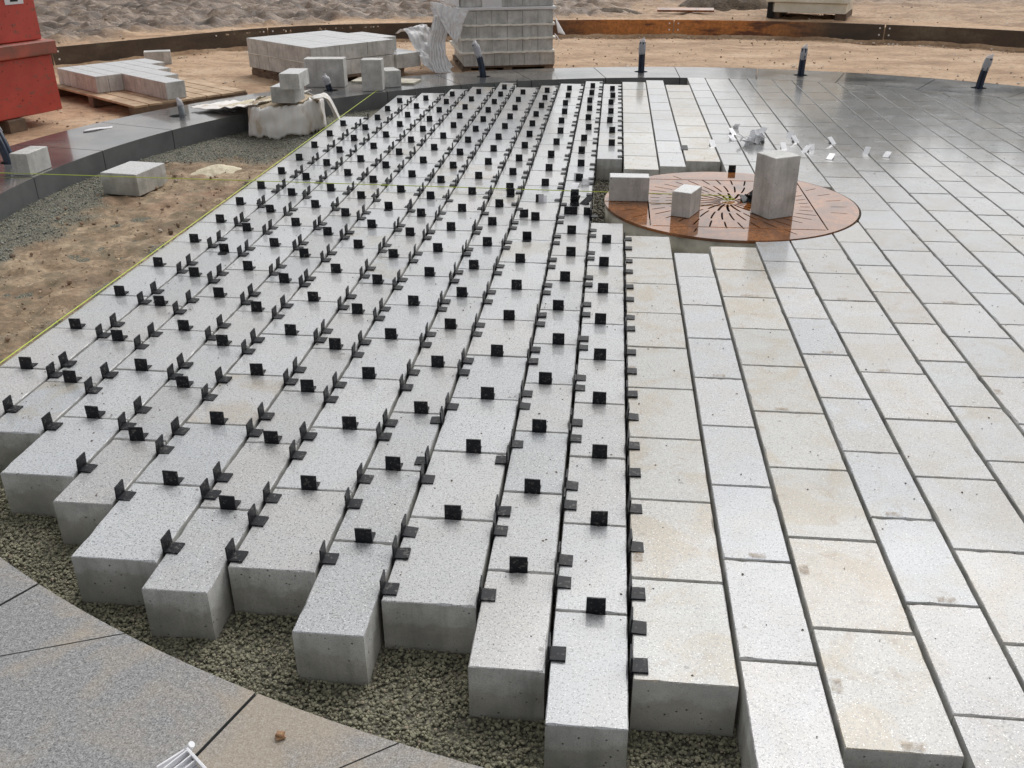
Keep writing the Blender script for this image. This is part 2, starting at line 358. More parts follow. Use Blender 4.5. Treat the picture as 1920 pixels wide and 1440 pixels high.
def reflection_trees():  # unseen trees, added and sized to darken reflections on the wet right side
    rs = np.random.RandomState(8); V = []; Fc = []
    for t in range(26):
        az = R(rs.uniform(9.5, 55)); d = rs.uniform(34, 42); cx_, cy_ = d*math.sin(az), d*math.cos(az); h = rs.uniform(5.0, 7.8); w_ = rs.uniform(2.2, 3.4)
        for k in range(420):
            p = rs.normal(0, 1, 3); p /= np.linalg.norm(p)+1e-6; p *= rs.uniform(.5, 1)**.5
            c = Vector((cx_+p[0]*w_, cy_+p[1]*w_, h*.55+p[2]*h*.45)); a = Vector(rs.normal(0, 1, 3)).normalized(); b = a.orthogonal().normalized(); q = rs.uniform(.25, .5); n = len(V)
            V += [tuple(c+a*q), tuple(c+b*q), tuple(c-a*q), tuple(c-b*q)]; Fc.append((n, n+1, n+2, n+3))
    o = mesh('reflection_trees', V, Fc, m_simple('reflection_foliage', (.25, .26, .23), (.44, .45, .41), 1, .8)); tag(o, 'far off wood beyond the building site, seen only mirrored in wet slabs', 'trees', kind='stuff')
reflection_trees()

# ------------------------------------------------------------ slabs
B = [-2.24, -2.001, -1.80, -1.557, -1.368, -1.123, -.941, -.699, -.5155, -.271, -.0885, .0955, .3355, .518, .761, .944, 1.185, 1.368, 1.614, 1.80, 2.045, 2.228, 2.473, 2.656, 2.90, 3.084, 3.328, 3.512, 3.756, 3.94]
ROWS = ['L%d' % i for i in range(11, 0, -1)]+['R%d' % i for i in range(18)]
BX = {n: (B[i]+.0055, B[i+1]-.0055) for i, n in enumerate(ROWS)}
MEAS = {   # joint positions along each row, near to far
 'L11': [2.205, 2.57, 2.93, 3.303, 3.679, 4.063, 4.435], 'L10': [2.464, 2.835, 3.207, 3.58, 3.944], 'L9': [2.227, 2.587, 2.955, 3.328, 3.699],
 'L8': [2.096, 2.46, 2.834, 3.198], 'L7': [1.853, 2.216, 2.584, 2.956, 3.323, 3.688, 4.053, 4.417], 'L6': [1.744, 2.109, 2.48, 2.844, 3.207, 3.568, 3.928, 4.29],
 'L5': [1.851, 2.23, 2.595, 2.964, 3.322, 3.681, 4.048], 'L4': [1.629, 1.993, 2.359, 2.723, 3.086, 3.443, 3.803, 4.164], 'L3': [1.759, 2.123, 2.485, 2.847, 3.203, 3.558, 3.916, 4.277],
 'L2': [1.557, 1.908, 2.275, 2.634, 2.984, 3.334], 'L1': [1.409, 1.77, 2.134, 2.492, 2.849, 3.204, 3.553, 3.911, 4.264, 4.613, 4.963],
 'L1b': [6.461, 6.887, 7.336, 7.73, 8.118, 8.542, 8.895, 9.276, 9.671],
 'R0': [1.553, 1.911, 2.271, 2.629, 2.986, 3.338, 3.69, 4.044, 4.397, 4.749], 'R0b': [6.185, 6.573, 6.966, 7.353, 7.748, 8.148, 8.561, 8.985, 9.357, 9.808],
 'R1': [1.284, 1.645, 2.014, 2.37, 2.731, 3.089, 3.444, 3.797, 4.153, 4.499], 'R1b': [6.288, 6.699, 7.081, 7.469, 7.882, 8.294, 8.685, 9.071, 9.433, 9.942],
 'R2': [1.407, 1.768, 2.128, 2.486, 2.847, 3.21, 3.56, 3.913, 4.267, 4.612], 'R2b': [6.452, 6.84, 7.218, 7.65, 8.05, 8.461, 8.889, 9.265, 9.66],
 'R3': [1.16, 1.52, 1.88, 2.244, 2.606, 2.971, 3.332, 3.691, 4.048, 4.41, 4.77, 5.13], 'R3b': [5.95, 6.356, 6.69, 7.03, 7.363, 7.75, 8.143]}
BACK = {'L11': 7.81, 'L10': 8.86, 'L9': 9.01, 'L8': 9.24, 'L7': 9.39, 'L6': 9.67, 'L5': 9.40, 'L4': 9.52, 'L3': 9.66, 'L2': 9.82}
def sp(y): return .3595+.043*min(1, max(0, (y-5)/1.6))
for k, b in BACK.items():
    y = MEAS[k][-1]; n = max(1, round((b-y)/.383)); c = [sp(y+(b-y)*(i+.5)/n) for i in range(n)]; t = sum(c); 
    for q in c: y += q*(b-MEAS[k][-1-0] if False else 1)*((b-MEAS[k][-1])/t if False else 1); 
    y0 = MEAS[k][-1]; acc = y0
    for q in c: acc += q*(b-y0)/t; MEAS[k].append(acc)
ANCH = {'R4': 2.474, 'R5': 2.946, 'R6': 3.553, 'R7': 4.06, 'R8': 4.29, 'R9': 4.944, 'R10': 6.19, 'R11': 7.815, 'R12': 7.3, 'R13': 6.95, 'R14': 7.6, 'R15': 7.2, 'R16': 7.05, 'R17': 7.4}
KN = {'R4': [2.474, 2.832, 3.19, 3.553, 3.908, 4.257, 4.612], 'R5': [2.946, 3.312, 3.673, 4.031, 4.387, 4.743], 'R6': [3.553, 3.91, 4.265, 4.624, 4.984], 'R7': [4.06, 4.424, 4.79, 5.153, 5.515]}
for k, a in ANCH.items():
    l = KN.get(k, [a]); xm = max(abs(BX[k][0]-CX), abs(BX[k][1]-CX)); h = math.sqrt(max(.01, RIN**2-xm**2))
    while l[0]-.36 > CY-h+.02 and l[0] > 1.0: l = [l[0]-sp(l[0])]+l
    while l[-1] < CY+RIN: l.append(l[-1]+sp(l[-1]))
    MEAS[k] = l
k = MEAS['R3b']
while k[-1] < CY+RIN: k.append(k[-1]+sp(k[-1]))
def clip_halfplane(poly, a, b, c):
    """keep a x + b y <= c"""
    out = []
    for i in range(len(poly)):
        p, q = poly[i], poly[(i+1) % len(poly)]; dp, dq = a*p[0]+b*p[1]-c, a*q[0]+b*q[1]-c
        if dp <= 0: out.append(p)
        if dp*dq < 0: t = dp/(dp-dq); out.append((p[0]+t*(q[0]-p[0]), p[1]+t*(q[1]-p[1])))
    return out
RT = RIN-.007; GT = GR+.012
def slab_poly(x0, x1, y0, y1):
    poly = [(x0, y0), (x1, y0), (x1, y1), (x0, y1)]; cut = False
    # ring (convex): clip by tangents
    if max(math.hypot(x-CX, y-CY) for x, y in poly) > RT:
        if min(math.hypot(x-CX, y-CY) for x, y in poly) > RT: return None, True
        cut = True
        for a in np.arange(0, 360, 1.5):
            ca, sa = math.cos(R(a)), math.sin(R(a)); poly = clip_halfplane(poly, ca, sa, RT+ca*CX+sa*CY)
            if len(poly) < 3: return None, True
    # grate
    def hw(d): return math.sqrt(GT*GT-d*d) if abs(d) < GT else -1
    xs = [x0+(x1-x0)*i/14 for i in range(15)]; ys = [y0+(y1-y0)*i/14 for i in range(15)]
    if not cut and x1 > GX-GT and x0 < GX+GT and y1 > GY-GT and y0 < GY+GT:
        dmin = math.hypot(max(x0-GX, 0, GX-x1), max(y0-GY, 0, GY-y1))
        if dmin < GT:
            cut = True
            if x0 > GX+.62:       # beside the grate
                l = [(max(x0, GX+hw(y-GY)) if hw(y-GY) > 0 else x0, y) for y in ys]
                l = [(min(x, x1), y) for x, y in l]; poly = [(x1, y0), (x1, y1)]+l[::-1]
            elif y0+y1 < 2*GY:
                l = [(x, min(y1, GY-hw(x-GX)) if hw(x-GX) > 0 else y1) for x in xs]
                l = [q for q in l if q[1] > y0+.004]
                if len(l) < 2: return None, True
                poly = [(l[0][0], y0), (l[-1][0], y0)]+l[::-1]
            else:
                l = [(x, max(y0, GY+hw(x-GX)) if hw(x-GX) > 0 else y0) for x in xs]
                l = [q for q in l if q[1] < y1-.004]
                if len(l) < 2: return None, True
                poly = l+[(l[-1][0], y1), (l[0][0], y1)]
    # drop duplicates and slivers
    out = [p for i, p in enumerate(poly) if math.hypot(p[0]-poly[i-1][0], p[1]-poly[i-1][1]) > .002]
    ar = abs(sum(out[i][0]*out[(i+1) % len(out)][1]-out[(i+1) % len(out)][0]*out[i][1] for i in range(len(out))))/2 if len(out) > 2 else 0
    return (out, cut) if ar > .004 else (None, True)
TF = .86
TINTS = {'R0': ((.485, .475, .44), .9), 'R1': ((.50, .51, .524), .3), 'R2': ((.475, .46, .42), 1.0), 'R3': ((.48, .488, .50), .55), 'R4': ((.475, .474, .465), .6), 'R5': ((.47, .468, .46), .6)}
def slab_geo(poly, cut, z, b=.0022, chips=False):
    th = -BED+.012
    if chips and not cut:
        x0, y0 = poly[0]; x1, y1 = poly[2]; m_ = 18; per = []
        for (ax, ay), (bx, by), nx, ny in (((x0, y0), (x1, y0), 0, 1), ((x1, y0), (x1, y1), -1, 0), ((x1, y1), (x0, y1), 0, -1), ((x0, y1), (x0, y0), 1, 0)):
            for i in range(m_):
                t = i/m_; per.append((ax+(bx-ax)*t, ay+(by-ay)*t, nx, ny, i == 0))
        n = len(per); L = [[], [], []]; cs = [0]*n
        for _ in range(random.choice((1, 2, 3, 4))):
            k = random.randrange(n); dd = random.uniform(.0015, .0045)
            for j, w_ in ((-1, .5), (0, 1), (1, .6)): cs[(k+j) % n] = max(cs[(k+j) % n], dd*w_)
        for i, (x, y, nx, ny, cor) in enumerate(per):
            if cor: pn = per[i-1]; nx, ny = nx+pn[2], ny+pn[3]
            j1 = random.uniform(0, .0007); e = b+random.uniform(-.0006, .0010)+cs[i]
            L[0].append((x, y, z-th)); L[1].append((x+nx*j1, y+ny*j1, z-b*.9-cs[i]*.9)); L[2].append((x+nx*e, y+ny*e, z))
        v = L[0]+L[1]+L[2]; f = [tuple(range(n))[::-1]]+[(k*n+i, k*n+(i+1) % n, (k+1)*n+(i+1) % n, (k+1)*n+i) for k in (0, 1) for i in range(n)]+[tuple(2*n+i for i in range(n))]
        return v, f, [1]+[1]*n+[0]*n+[0]
    n = len(poly)
    if not cut:
        x0, y0 = poly[0]; x1, y1 = poly[2]
        m = MB(); v = []
        for zz, i in ((z-th, 0), (z-b, 0), (z, b)):
            for q in ((x0+i, y0+i), (x1-i, y0+i), (x1-i, y1-i), (x0+i, y1-i)): v.append((*q, zz))
        f = [(3, 2, 1, 0)]+[(4*k+i, 4*k+(i+1) % 4, 4*k+4+(i+1) % 4, 4*k+4+i) for k in (0, 1) for i in range(4)]+[(8, 9, 10, 11)]
        return v, f, [1]+[1]*4+[0]*4+[0]
    v = [(x, y, z) for x, y in poly]+[(x, y, z-th) for x, y in poly]
    ar = sum(poly[i][0]*poly[(i+1) % n][1]-poly[(i+1) % n][0]*poly[i][1] for i in range(n))
    tri = tessellate_polygon([[Vector((x, y, 0)) for x, y in poly]]); f = []; fm = []
    for t in tri:
        a, b_, c = [Vector(poly[i]) for i in t]
        if (b_-a).cross(c-a) < 0: t = t[::-1]
        f.append(tuple(t)); fm.append(0)
    for i in range(n):
        j = (i+1) % n; q = (i, i+n, j+n, j); f.append(q if ar > 0 else q[::-1]); fm.append(1)
    return v, f, fm
slabs = []; clips = []; FRONT = {n: MEAS[n][0] for n in ROWS}
for ri, rn in enumerate(ROWS):
    x0, x1 = BX[rn]
    for key in ([rn, rn+'b'] if rn+'b' in MEAS else [rn]):
        ys = MEAS[key]
        for i in range(len(ys)-1):
            a, b = ys[i]+.0035, ys[i+1]-.0035
            if rn[0] == 'L' or key in ('R0b', 'R1b', 'R2b') or key in ('R0', 'R1', 'R2'): poly, cut = [(x0, a), (x1, a), (x1, b), (x0, b)], False
            else: poly, cut = slab_poly(x0, x1, a, b)
            if poly is None: continue
            c = ((x0+x1)/2, (a+b)/2); ps = [project(*q, 0) for q in poly]
            if any(p is None for p in ps): continue
            vis = any(-20 < p[0] < 1940 and -10 < p[1] < 1450 for p in ps)
            if not vis and (c[1] < 1.0 or c[0] > 4): continue
            px = abs(sum(ps[k][0]*ps[(k+1) % len(ps)][1]-ps[(k+1) % len(ps)][0]*ps[k][1] for k in range(len(ps))))/2
            slabs.append(dict(row=rn, key=key, i=i, poly=poly, cut=cut, px=px if vis else 0, c=c, vis=vis))
            if rn[0] == 'L':
                wide = x1-x0 > .2; far = c[1] > 5.25
                if i > 0: clips.append(('x', rn, key, c[0]+random.uniform(-.014, .014), ys[i], 0, i))
                offs = (.082, .268) if rn == 'L1' else (.055, .312)
                for q, off in enumerate(offs):
                    t = ys[i]+off+random.uniform(-.012, .012)
                    fm_ = max(FRONT[rn], FRONT[ROWS[ri+1]])+.045
                    if key != 'L1b' and t < fm_:
                        if t > fm_-.07 or (q == 1): t = fm_
                        elif i == 0 and q == 0 and fm_-ys[0] < .2: t = fm_
                        else: continue
                    if any(abs(t-c_[4]) < .05 and c_[1] == rn and c_[0] == 'y' for c_ in clips): continue
                    if rn == 'L1' and t < 6.0: continue
                    clips.append(('y', rn, key, B[ri+1]+.001, t, 1 if far else 0, i))
for t in (1.597, 1.724, 1.846, 2.039, 2.217, 2.408, 2.568, 2.76, 2.924, 3.111, 3.277, 3.504, 3.627, 3.833, 3.984, 4.19, 4.34, 4.53, 4.68): clips.append(('y', 'L1', 'L1', .0965, t, 0, 0))
slabs.sort(key=lambda s: -s['px']); sel = [s for s in slabs[:300]]; rest = slabs[300:]
cnt = {}
for s in sorted(sel, key=lambda s: s['c'][1]): cnt[s['key']] = s['n'] = cnt.get(s['key'], 0)+1
def row_desc(rn, key):
    i = ROWS.index(rn)
    if rn[0] == 'L': return '%s row right of the yellow string' % ordn(i+1)
    return '%s row right of the last clips' % ordn(i-10)
def wet_of(c, rng):
    if c[0] < .765: return 0.0
    d = .55*(c[0]-1.05)+.62*(c[1]-5.1)+(.55 if c[1] > 5.9 and c[0] < 1.3 else 0)
    return max(0, min(1, .42+.45*d+rng.uniform(-.28, .28))) if d > -1.0 else max(0, rng.uniform(-.5, .12))
def tint_of(rn, rng):
    wide = BX[rn][1]-BX[rn][0] > .2
    if rn in TINTS: c, s = TINTS[rn]
    elif rn[0] == 'L': c, s = ((.575, .58, .585), .12) if wide else ((.515, .52, .525), .16)
    else: c, s = (.47, .473, .478), .4
    f = rng.uniform(.91, 1.06); wv = rng.uniform(-.014, .012)
    if rn[0] == 'R' and int(rn[1:]) > 3 and rng.random() < .22: f *= .86; s += .5
    if rng.random() < .06: s += .6
    f *= TF; return (c[0]*f+wv, c[1]*f, c[2]*f-wv, min(1, s))
rg = random.Random(3)
for s in sel:
    z = rg.uniform(-.0012, .0012); tn = tint_of(s['row'], rg); wt = wet_of(s['c'], rg)
    if s['key'] in ('R0b', 'R1b', 'R2b'): tn = (min(.9, tn[0]*1.25), min(.9, tn[1]*1.25), min(.9, tn[2]*1.25), tn[3])
    v, f, fm = slab_geo(s['poly'], s['cut'], z, chips=s['px'] > 1500)
    ox, oy = s['c']; v = [(x-ox, y-oy, zz) for x, y, zz in v]
    o = mesh('paving_slab', v, f, [M['top'], M['side']], fm, None, False, tn, wet=wt); o.location = (ox, oy, 0)
    rn = s['row']; wide = BX[rn][1]-BX[rn][0] > .2
    adj = ('cream' if rn in ('R0', 'R2') else 'pale' if wide else 'light grey') + (' cut' if s['cut'] else '')
    side = ' behind the grate,' if s['key'].endswith('b') else ''
    lab = '%s slab, %s from the camera,%s %s' % (adj.split()[-1] if side else adj, ordn(s['n']), side, row_desc(rn, s['key']))
    tag(o, lab, 'paving slab', 'concrete slabs laid in rows')
if rest:
    V, Fs, Fm, T, WT = [], [], [], [], []
    for s in rest:
        z = rg.uniform(-.0012, .0012); tn = tint_of(s['row'], rg); v, f, fm = slab_geo(s['poly'], s['cut'], z); b = len(V)
        V += v; Fs += [tuple(i+b for i in q) for q in f]; Fm += fm; T += [tn]*len(v); WT += [wet_of(s['c'], rg)]*len(v)
    o = mesh('paving_slabs', V, Fs, [M['top'], M['side']], Fm, None, False, T, wet=WT)
    tag(o, 'small far concrete slabs laid in rows up to the back of the stone ring', 'paving slabs', 'concrete slabs laid in rows', 'stuff')

# grit and dirt crumbs lying on the slabs; brown residue where clips once stood
def grit():
    rs = np.random.RandomState(11); V = []; Fc = []; T = []
    for k in range(1500):
        x = rs.uniform(-2.1, 3.2); y = rs.uniform(1.3, 7.5)
        if not any(sl_['poly'][0][0]+.01 < x < sl_['poly'][2][0]-.01 and sl_['poly'][0][1]+.01 < y < sl_['poly'][2][1]-.01 for sl_ in sel if not sl_['cut'] and abs(sl_['c'][0]-x) < .14 and abs(sl_['c'][1]-y) < .2): continue
        q = rs.uniform(.0012, .0036)*(1.3 if rs.rand() < .1 else 1); n = len(V); th = rs.uniform(0, 6.28)
        for i in range(5): a = th+i*1.2566; V.append((x+q*rs.uniform(.7, 1.3)*math.cos(a), y+q*rs.uniform(.7, 1.3)*math.sin(a), .0011))
        V.append((x, y, .0012+q*.8)); g = rs.uniform(.5, 1.4); T += [(.15*g, .115*g, .08*g, 1)]*6
        Fc += [(n+i, n+(i+1) % 5, n+5) for i in range(5)]
    o = mesh('grit', V, Fc, M['gravel'], None, None, False, T); tag(o, 'small brown dirt crumbs scattered over the slab tops', 'grit', kind='stuff')
grit()
m_res = N('clip_residue'); al_ = m_res.ramp(m_res.noise(70, 3, .7), (.35, .03), (.62, .48)); m_res.set(col=(.36, .25, .14), rough=.6, alpha=al_); m_res = m_res.m
rr_ = random.Random(21)
for o in [o for o in COL.objects if o.name.startswith('paving_slab') and o.get('group') and o.get('kind') != 'stuff']:
    x, y = o.location.x, o.location.y
    if x < .1 or y > 4.2 or rr_.random() < .68: continue
    bb = [v.co for v in o.data.vertices]; hx = max(v.x for v in bb); hy = max(v.y for v in bb)
    if x < .34 and rr_.random() < .5: continue
    for q in range(rr_.choice((1, 1, 2))):
        if rr_.random() < .6: cx_, cy_, w_, h_ = rr_.uniform(-.03, .03), -hy+.016, .022, .010
        else: cx_, cy_, w_, h_ = -hx+.018, rr_.uniform(-.1, .1), .012, .020
        v = [(cx_-w_, cy_-h_, .0021), (cx_+w_, cy_-h_, .0021), (cx_+w_, cy_+h_, .0021), (cx_-w_, cy_+h_, .0021)]
        mesh('residue_mark', v, [(0, 1, 2, 3)], m_res, None, o)

# ------------------------------------------------------------ spacer clips
def inset_box(bm, x0, x1, y0, y1, z0, z1, axis, rim=.004, dep=.0015, taper=0):
    vs = [bm.verts.new(p) for p in ((x0, y0, z0), (x1, y0, z0), (x1, y1, z0), (x0, y1, z0), (x0+taper, y0, z1), (x1-taper, y0, z1), (x1-taper, y1, z1), (x0+taper, y1, z1))]
    fs = [bm.faces.new([vs[i] for i in q]) for q in ((3, 2, 1, 0), (4, 5, 6, 7), (0, 1, 5, 4), (1, 2, 6, 5), (2, 3, 7, 6), (3, 0, 4, 7))]
    pick = [fs[1]] if axis == 'z' else [fs[2], fs[4]]
    bmesh.ops.inset_individual(bm, faces=pick, thickness=rim, depth=-dep)
def clip_part(kind):
    bm = bmesh.new()
    if kind == 'plate': inset_box(bm, -.024, .024, -.0022, .0022, -.05, .045, 'y', .0045, .001, .001)
    else:
        inset_box(bm, -.022, .022, .0026, .038, .0008, .0062, 'z', .0035, .002)
    me = bpy.data.meshes.new(kind); bm.to_mesh(me); bm.free(); return me
ME_PL, ME_FT = clip_part('plate'), clip_part('foot')
def place_clip(x, y, rz, mat='clip', tilt=(0, 0), z=0, name='spacer_clip', **k):
    o = empty(name, (x, y, z), rz, **k); o.rotation_euler = (tilt[0], tilt[1], rz)
    for nm, me in (('plate', ME_PL), ('foot', ME_FT)):
        if mat != 'clip':
            key = me.name+'_'+mat
            if key not in bpy.data.meshes: m2 = me.copy(); m2.name = key; m2.materials.clear(); m2.materials.append(M[mat])
            me = bpy.data.meshes[key]
        link(bpy.data.objects.new(nm, me), o)
    return o
for me in (ME_PL, ME_FT): me.materials.append(M['clip'])
def clip_xform(c):
    kind, rn, key, x, y, far, i = c
    j = random.uniform(-.09, .09); t = random.uniform(-.10, .05)
    if kind == 'x':
        flip = random.random() < .03
        return x, y, j*.6+(math.pi if flip else 0), (t, 0)
    fl = (math.hypot(x+.513, y-2.661) < .09 or math.hypot(x+.513, y-2.417) < .09 or math.hypot(x+.2715, y-2.661) < .09 or math.hypot(x+.2715, y-2.417) < .09)
    return x, y, (math.pi/2 if far or fl else -math.pi/2)+j*.5, (t, 0)
def vis_pt(x, y):
    p = project(x, y, .02); return p is not None and -15 < p[0] < 1935 and -15 < p[1] < 1455, (p[2] if p else 99)
cl = [c for c in clips if vis_pt(c[3], c[4])[0]]
cl.sort(key=lambda c: vis_pt(c[3], c[4])[1]); ind, rst = cl[:288], cl[288:]
num = {}
for c in sorted(ind, key=lambda c: c[4]): num[c[0], c[1]] = num.get((c[0], c[1]), 0)+1; num[id(c)] = num[c[0], c[1]]
for c in ind:
    x, y, rz, tl = clip_xform(c); i = ROWS.index(c[1])+1
    lab = ('black clip across the row, %s from the camera, %s row right of the yellow string' if c[0] == 'x' else 'black clip along a row joint, %s from the camera, %s joint right of the string') % (ordn(num[id(c)]), ordn(i))
    place_clip(x, y, rz, 'clip', tl, label=lab, cat='spacer clip', group='black spacer clips between slabs')
m = MB()
for c in rst:
    x, y, rz, tl = clip_xform(c); mw = Matrix.Translation((x, y, 0)) @ Matrix.Rotation(rz, 4, 'Z') @ Matrix.Rotation(tl[0], 4, 'X')
    for me in (ME_PL, ME_FT): m.add([mw @ v.co for v in me.vertices], [tuple(p.vertices) for p in me.polygons])
o = m.build('spacer_clips', M['clip']); tag(o, 'small black plastic clips standing in the far joints', 'spacer clips', 'black spacer clips between slabs', 'stuff')

# loose clips, black and clear
def loose(x, y, rz, mat, label, tilt=(0, 0), z=0, group='loose spacer clips'): place_clip(x, y, rz, mat, tilt, z, label=label, cat='spacer clip', group=group)
PI = math.pi
loose(-.576, 5.47, PI, 'clip', 'black clip with its foot forward, standing by the crossing string left of grate')
loose(-.456, 5.03, .25, 'clip', 'black clip left of a pair facing the camera, at a joint edge left of grate')
loose(-.215, 5.11, -.08, 'clip', 'black clip upright below the toppled clips, left of the grate')
loose(-.105, 5.10, -.12, 'clip', 'black clip at the slab edge beside the gravel hole left of the grate')
loose(-.19, 5.33, PI-.05, 'clip', 'black clip upright behind the toppled one on the crossing string', z=.03)
loose(-.185, 5.28, .25, 'clip', 'toppled black clip lying open like a tent under the crossing string', (-2.35, 0), .035)
loose(-.125, 5.33, -.75, 'clip', 'toppled black clip leaning like a ramp at the slab edge by the string', (-1.05, .1), .012)
loose(.799, 6.16, 0, 'clip', 'single black clip on the slab edge at the back of the grate')
loose(.80, 5.47, .2, 'clip', 'black clip lying crumpled on the grate beside its center', (-1.3, .2), .012)
loose(.83, 5.455, 2.3, 'clip', 'second black clip tangled on the grate beside its center', (.7, .1), .02)
loose(.535, 6.84, 0, 'clip', 'black clip lying flat across a joint behind the grate', (-1.45, 0), .006)
loose(-.194, 5.88, 0, 'clear', 'clear clip standing at the back of a pair left of the grate')
loose(-.138, 5.74, .1, 'clear', 'clear clip in front of the pair of clear clips left of the grate')
loose(-.205, 5.71, -.2, 'clear', 'clear clip lying flat in front of the two standing clear clips', (-1.4, 0), .006)
loose(-.375, 5.33, 0, 'clear', 'grey clear clip standing alone by the crossing string')
rl = random.Random(5)
LIT = [(.983, 7.60, 'clear', 'clear clip farthest back of the scattered clips'), (.904, 7.16, 'clear', 'clear clip left of the white heap behind the tall block'),
       (.93, 7.38, 'wclip', 'white clip behind and left of the white heap'), (.742, 6.95, 'wclip', 'leftmost white clip, alone on a slab behind the grate'),
       (1.341, 7.27, 'wclip', 'white clip on the joint, farther back right of the heap'), (1.36, 7.13, 'wclip', 'white clip open like a roof right of the heap'),
       (1.24, 6.90, 'wclip', 'white clip standing just right of the white heap'), (1.385, 6.82, 'wclip', 'white clip leaning behind the tall block, right side'),
       (1.43, 6.87, 'clear', 'clear clip beside the leaning white clip behind the tall block'), (1.618, 7.10, 'wclip', 'white clip on a joint two slabs right of the tall block'),
       (1.51, 6.60, 'wclip', 'white clip standing square, nearest right of the tall block'), (1.793, 6.79, 'wclip', 'rightmost white clip, open like a tent on the wet slabs'),
       (1.91, 6.70, 'clear', 'rightmost clear clip lying on the wet slabs')]
for x, y, mt, lb in LIT: loose(x, y, rl.uniform(-.7, .7), mt, lb, (rl.choice([-1.25, -1.05, -2.1, -.9]), 0), .016, 'white and clear clips scattered behind the grate')
for o in COL.objects:
    if o.get('group') == 'white and clear clips scattered behind the grate': o.scale = (.85, .85, .85)
for k in range(13):
    a = rl.uniform(0, 6.28); q = rl.uniform(0, .11)
    loose(1.08+q*math.cos(a)*1.1, 7.07+q*math.sin(a)*1.3, rl.uniform(0, 6.28), 'wclip', 'white clip in the tangled white heap behind the tall block', (rl.uniform(-2.4, .6), rl.uniform(-.6, .6)), rl.uniform(.012, .05), 'white clips heaped behind the tall block')

# ------------------------------------------------------------ stone ring
def sector(a0, a1, r0_=RIN, r1_=ROUT, gap=.004):
    n = 8; o = []
    for i in range(n+1):
        a = R(a0)+(R(a1)-R(a0))*i/n; o.append((r1_, a))
    for i in range(n, -1, -1):
        a = R(a0)+(R(a1)-R(a0))*i/n; o.append((r0_, a))
    pts = []
    for r, a in o:
        e = gap/r; aa = min(max(a, R(a0)+e), R(a1)-e); pts.append((CX+r*math.cos(aa), CY+r*math.sin(aa)))
    return pts
JA = [31.8, 41.6, 51.4, 61.6, 71.5, 81.4, 91.2, 101.0, 111.0, 120.6, 130.7, 140.6, 150.5, 160.5, 170.3, 180.3, 190.2, 200.1, 210, 220, 230.2, 241, 250.5, 260.4, 270.4]
HOLES = {51.4: 56.1, 71.5: 76.2, 91.2: 95.7, 111.0: 115.8, 130.7: 135.5, 150.5: 155.0, 170.3: 175.7}
def pl(r, a): return (CX+r*math.cos(R(a)), CY+r*math.sin(R(a)))
st_k = 0
def stone(poly, holes, label):
    o = prism('ring_stone', poly, -.165, 0, [M['stone'], M['sside']], holes)
    tag(o, label, 'ring stone', 'dark stones of the circular border')
LAB = {31.8: 'outermost right', 41.6: 'second from the right', 51.4: 'right'}
for i in range(len(JA)-1):
    a0, a1 = JA[i], JA[i+1]; poly = sector(a0, a1); holes = []
    if a0 in HOLES:
        hx, hy = pl(4.88, HOLES[a0]); holes = [[(hx+.072*math.cos(t*PI/12), hy+.072*math.sin(t*PI/12)) for t in range(24)]]
    if a0 < 201:
        lb = 'dark border stone %s, %s from the right end' % ('with a cable hole' if holes else 'without a hole', ordn(i+1))
        stone(poly, holes, lb)
    elif a0 in (241, 250.5):
        P1, P2 = (pl(4.47, 245.42), pl(4.67, 243.14)) if a0 == 241 else (pl(4.47, 255.05), pl(4.57, 254.02))
        d = Vector((P2[0]-P1[0], P2[1]-P1[1])).normalized(); nx, ny = -d.y, d.x; c = nx*P1[0]+ny*P1[1]
        for sgn in (1, -1):
            q = clip_halfplane(poly, sgn*nx, sgn*ny, sgn*c-.0018)
            if len(q) > 2:
                cx_ = sum(p[0] for p in q)/len(q)
                stone(q, [], {(241, 1): 'speckled border stone at the left edge with a slanted lower edge', (241, -1): 'large brown stained border stone in the bottom left corner', (250.5, 1): 'grey border stone under the white film clip at the bottom', (250.5, -1): 'border stone at the bottom, right of the slanted joint'}[(a0, sgn)])
    else: stone(poly, [], 'near dark border stone, %s of the near arc from the left' % ordn(i-18 if i > 18 else i))
for o in list(COL.objects):
    if o.name.startswith('ring_stone'):
        b = [Vector(v.co) for v in o.data.vertices]
        if not any((lambda p: p and -60 < p[0] < 1980 and -30 < p[1] < 1500)(project(*v)) for v in b): bpy.data.objects.remove(o)

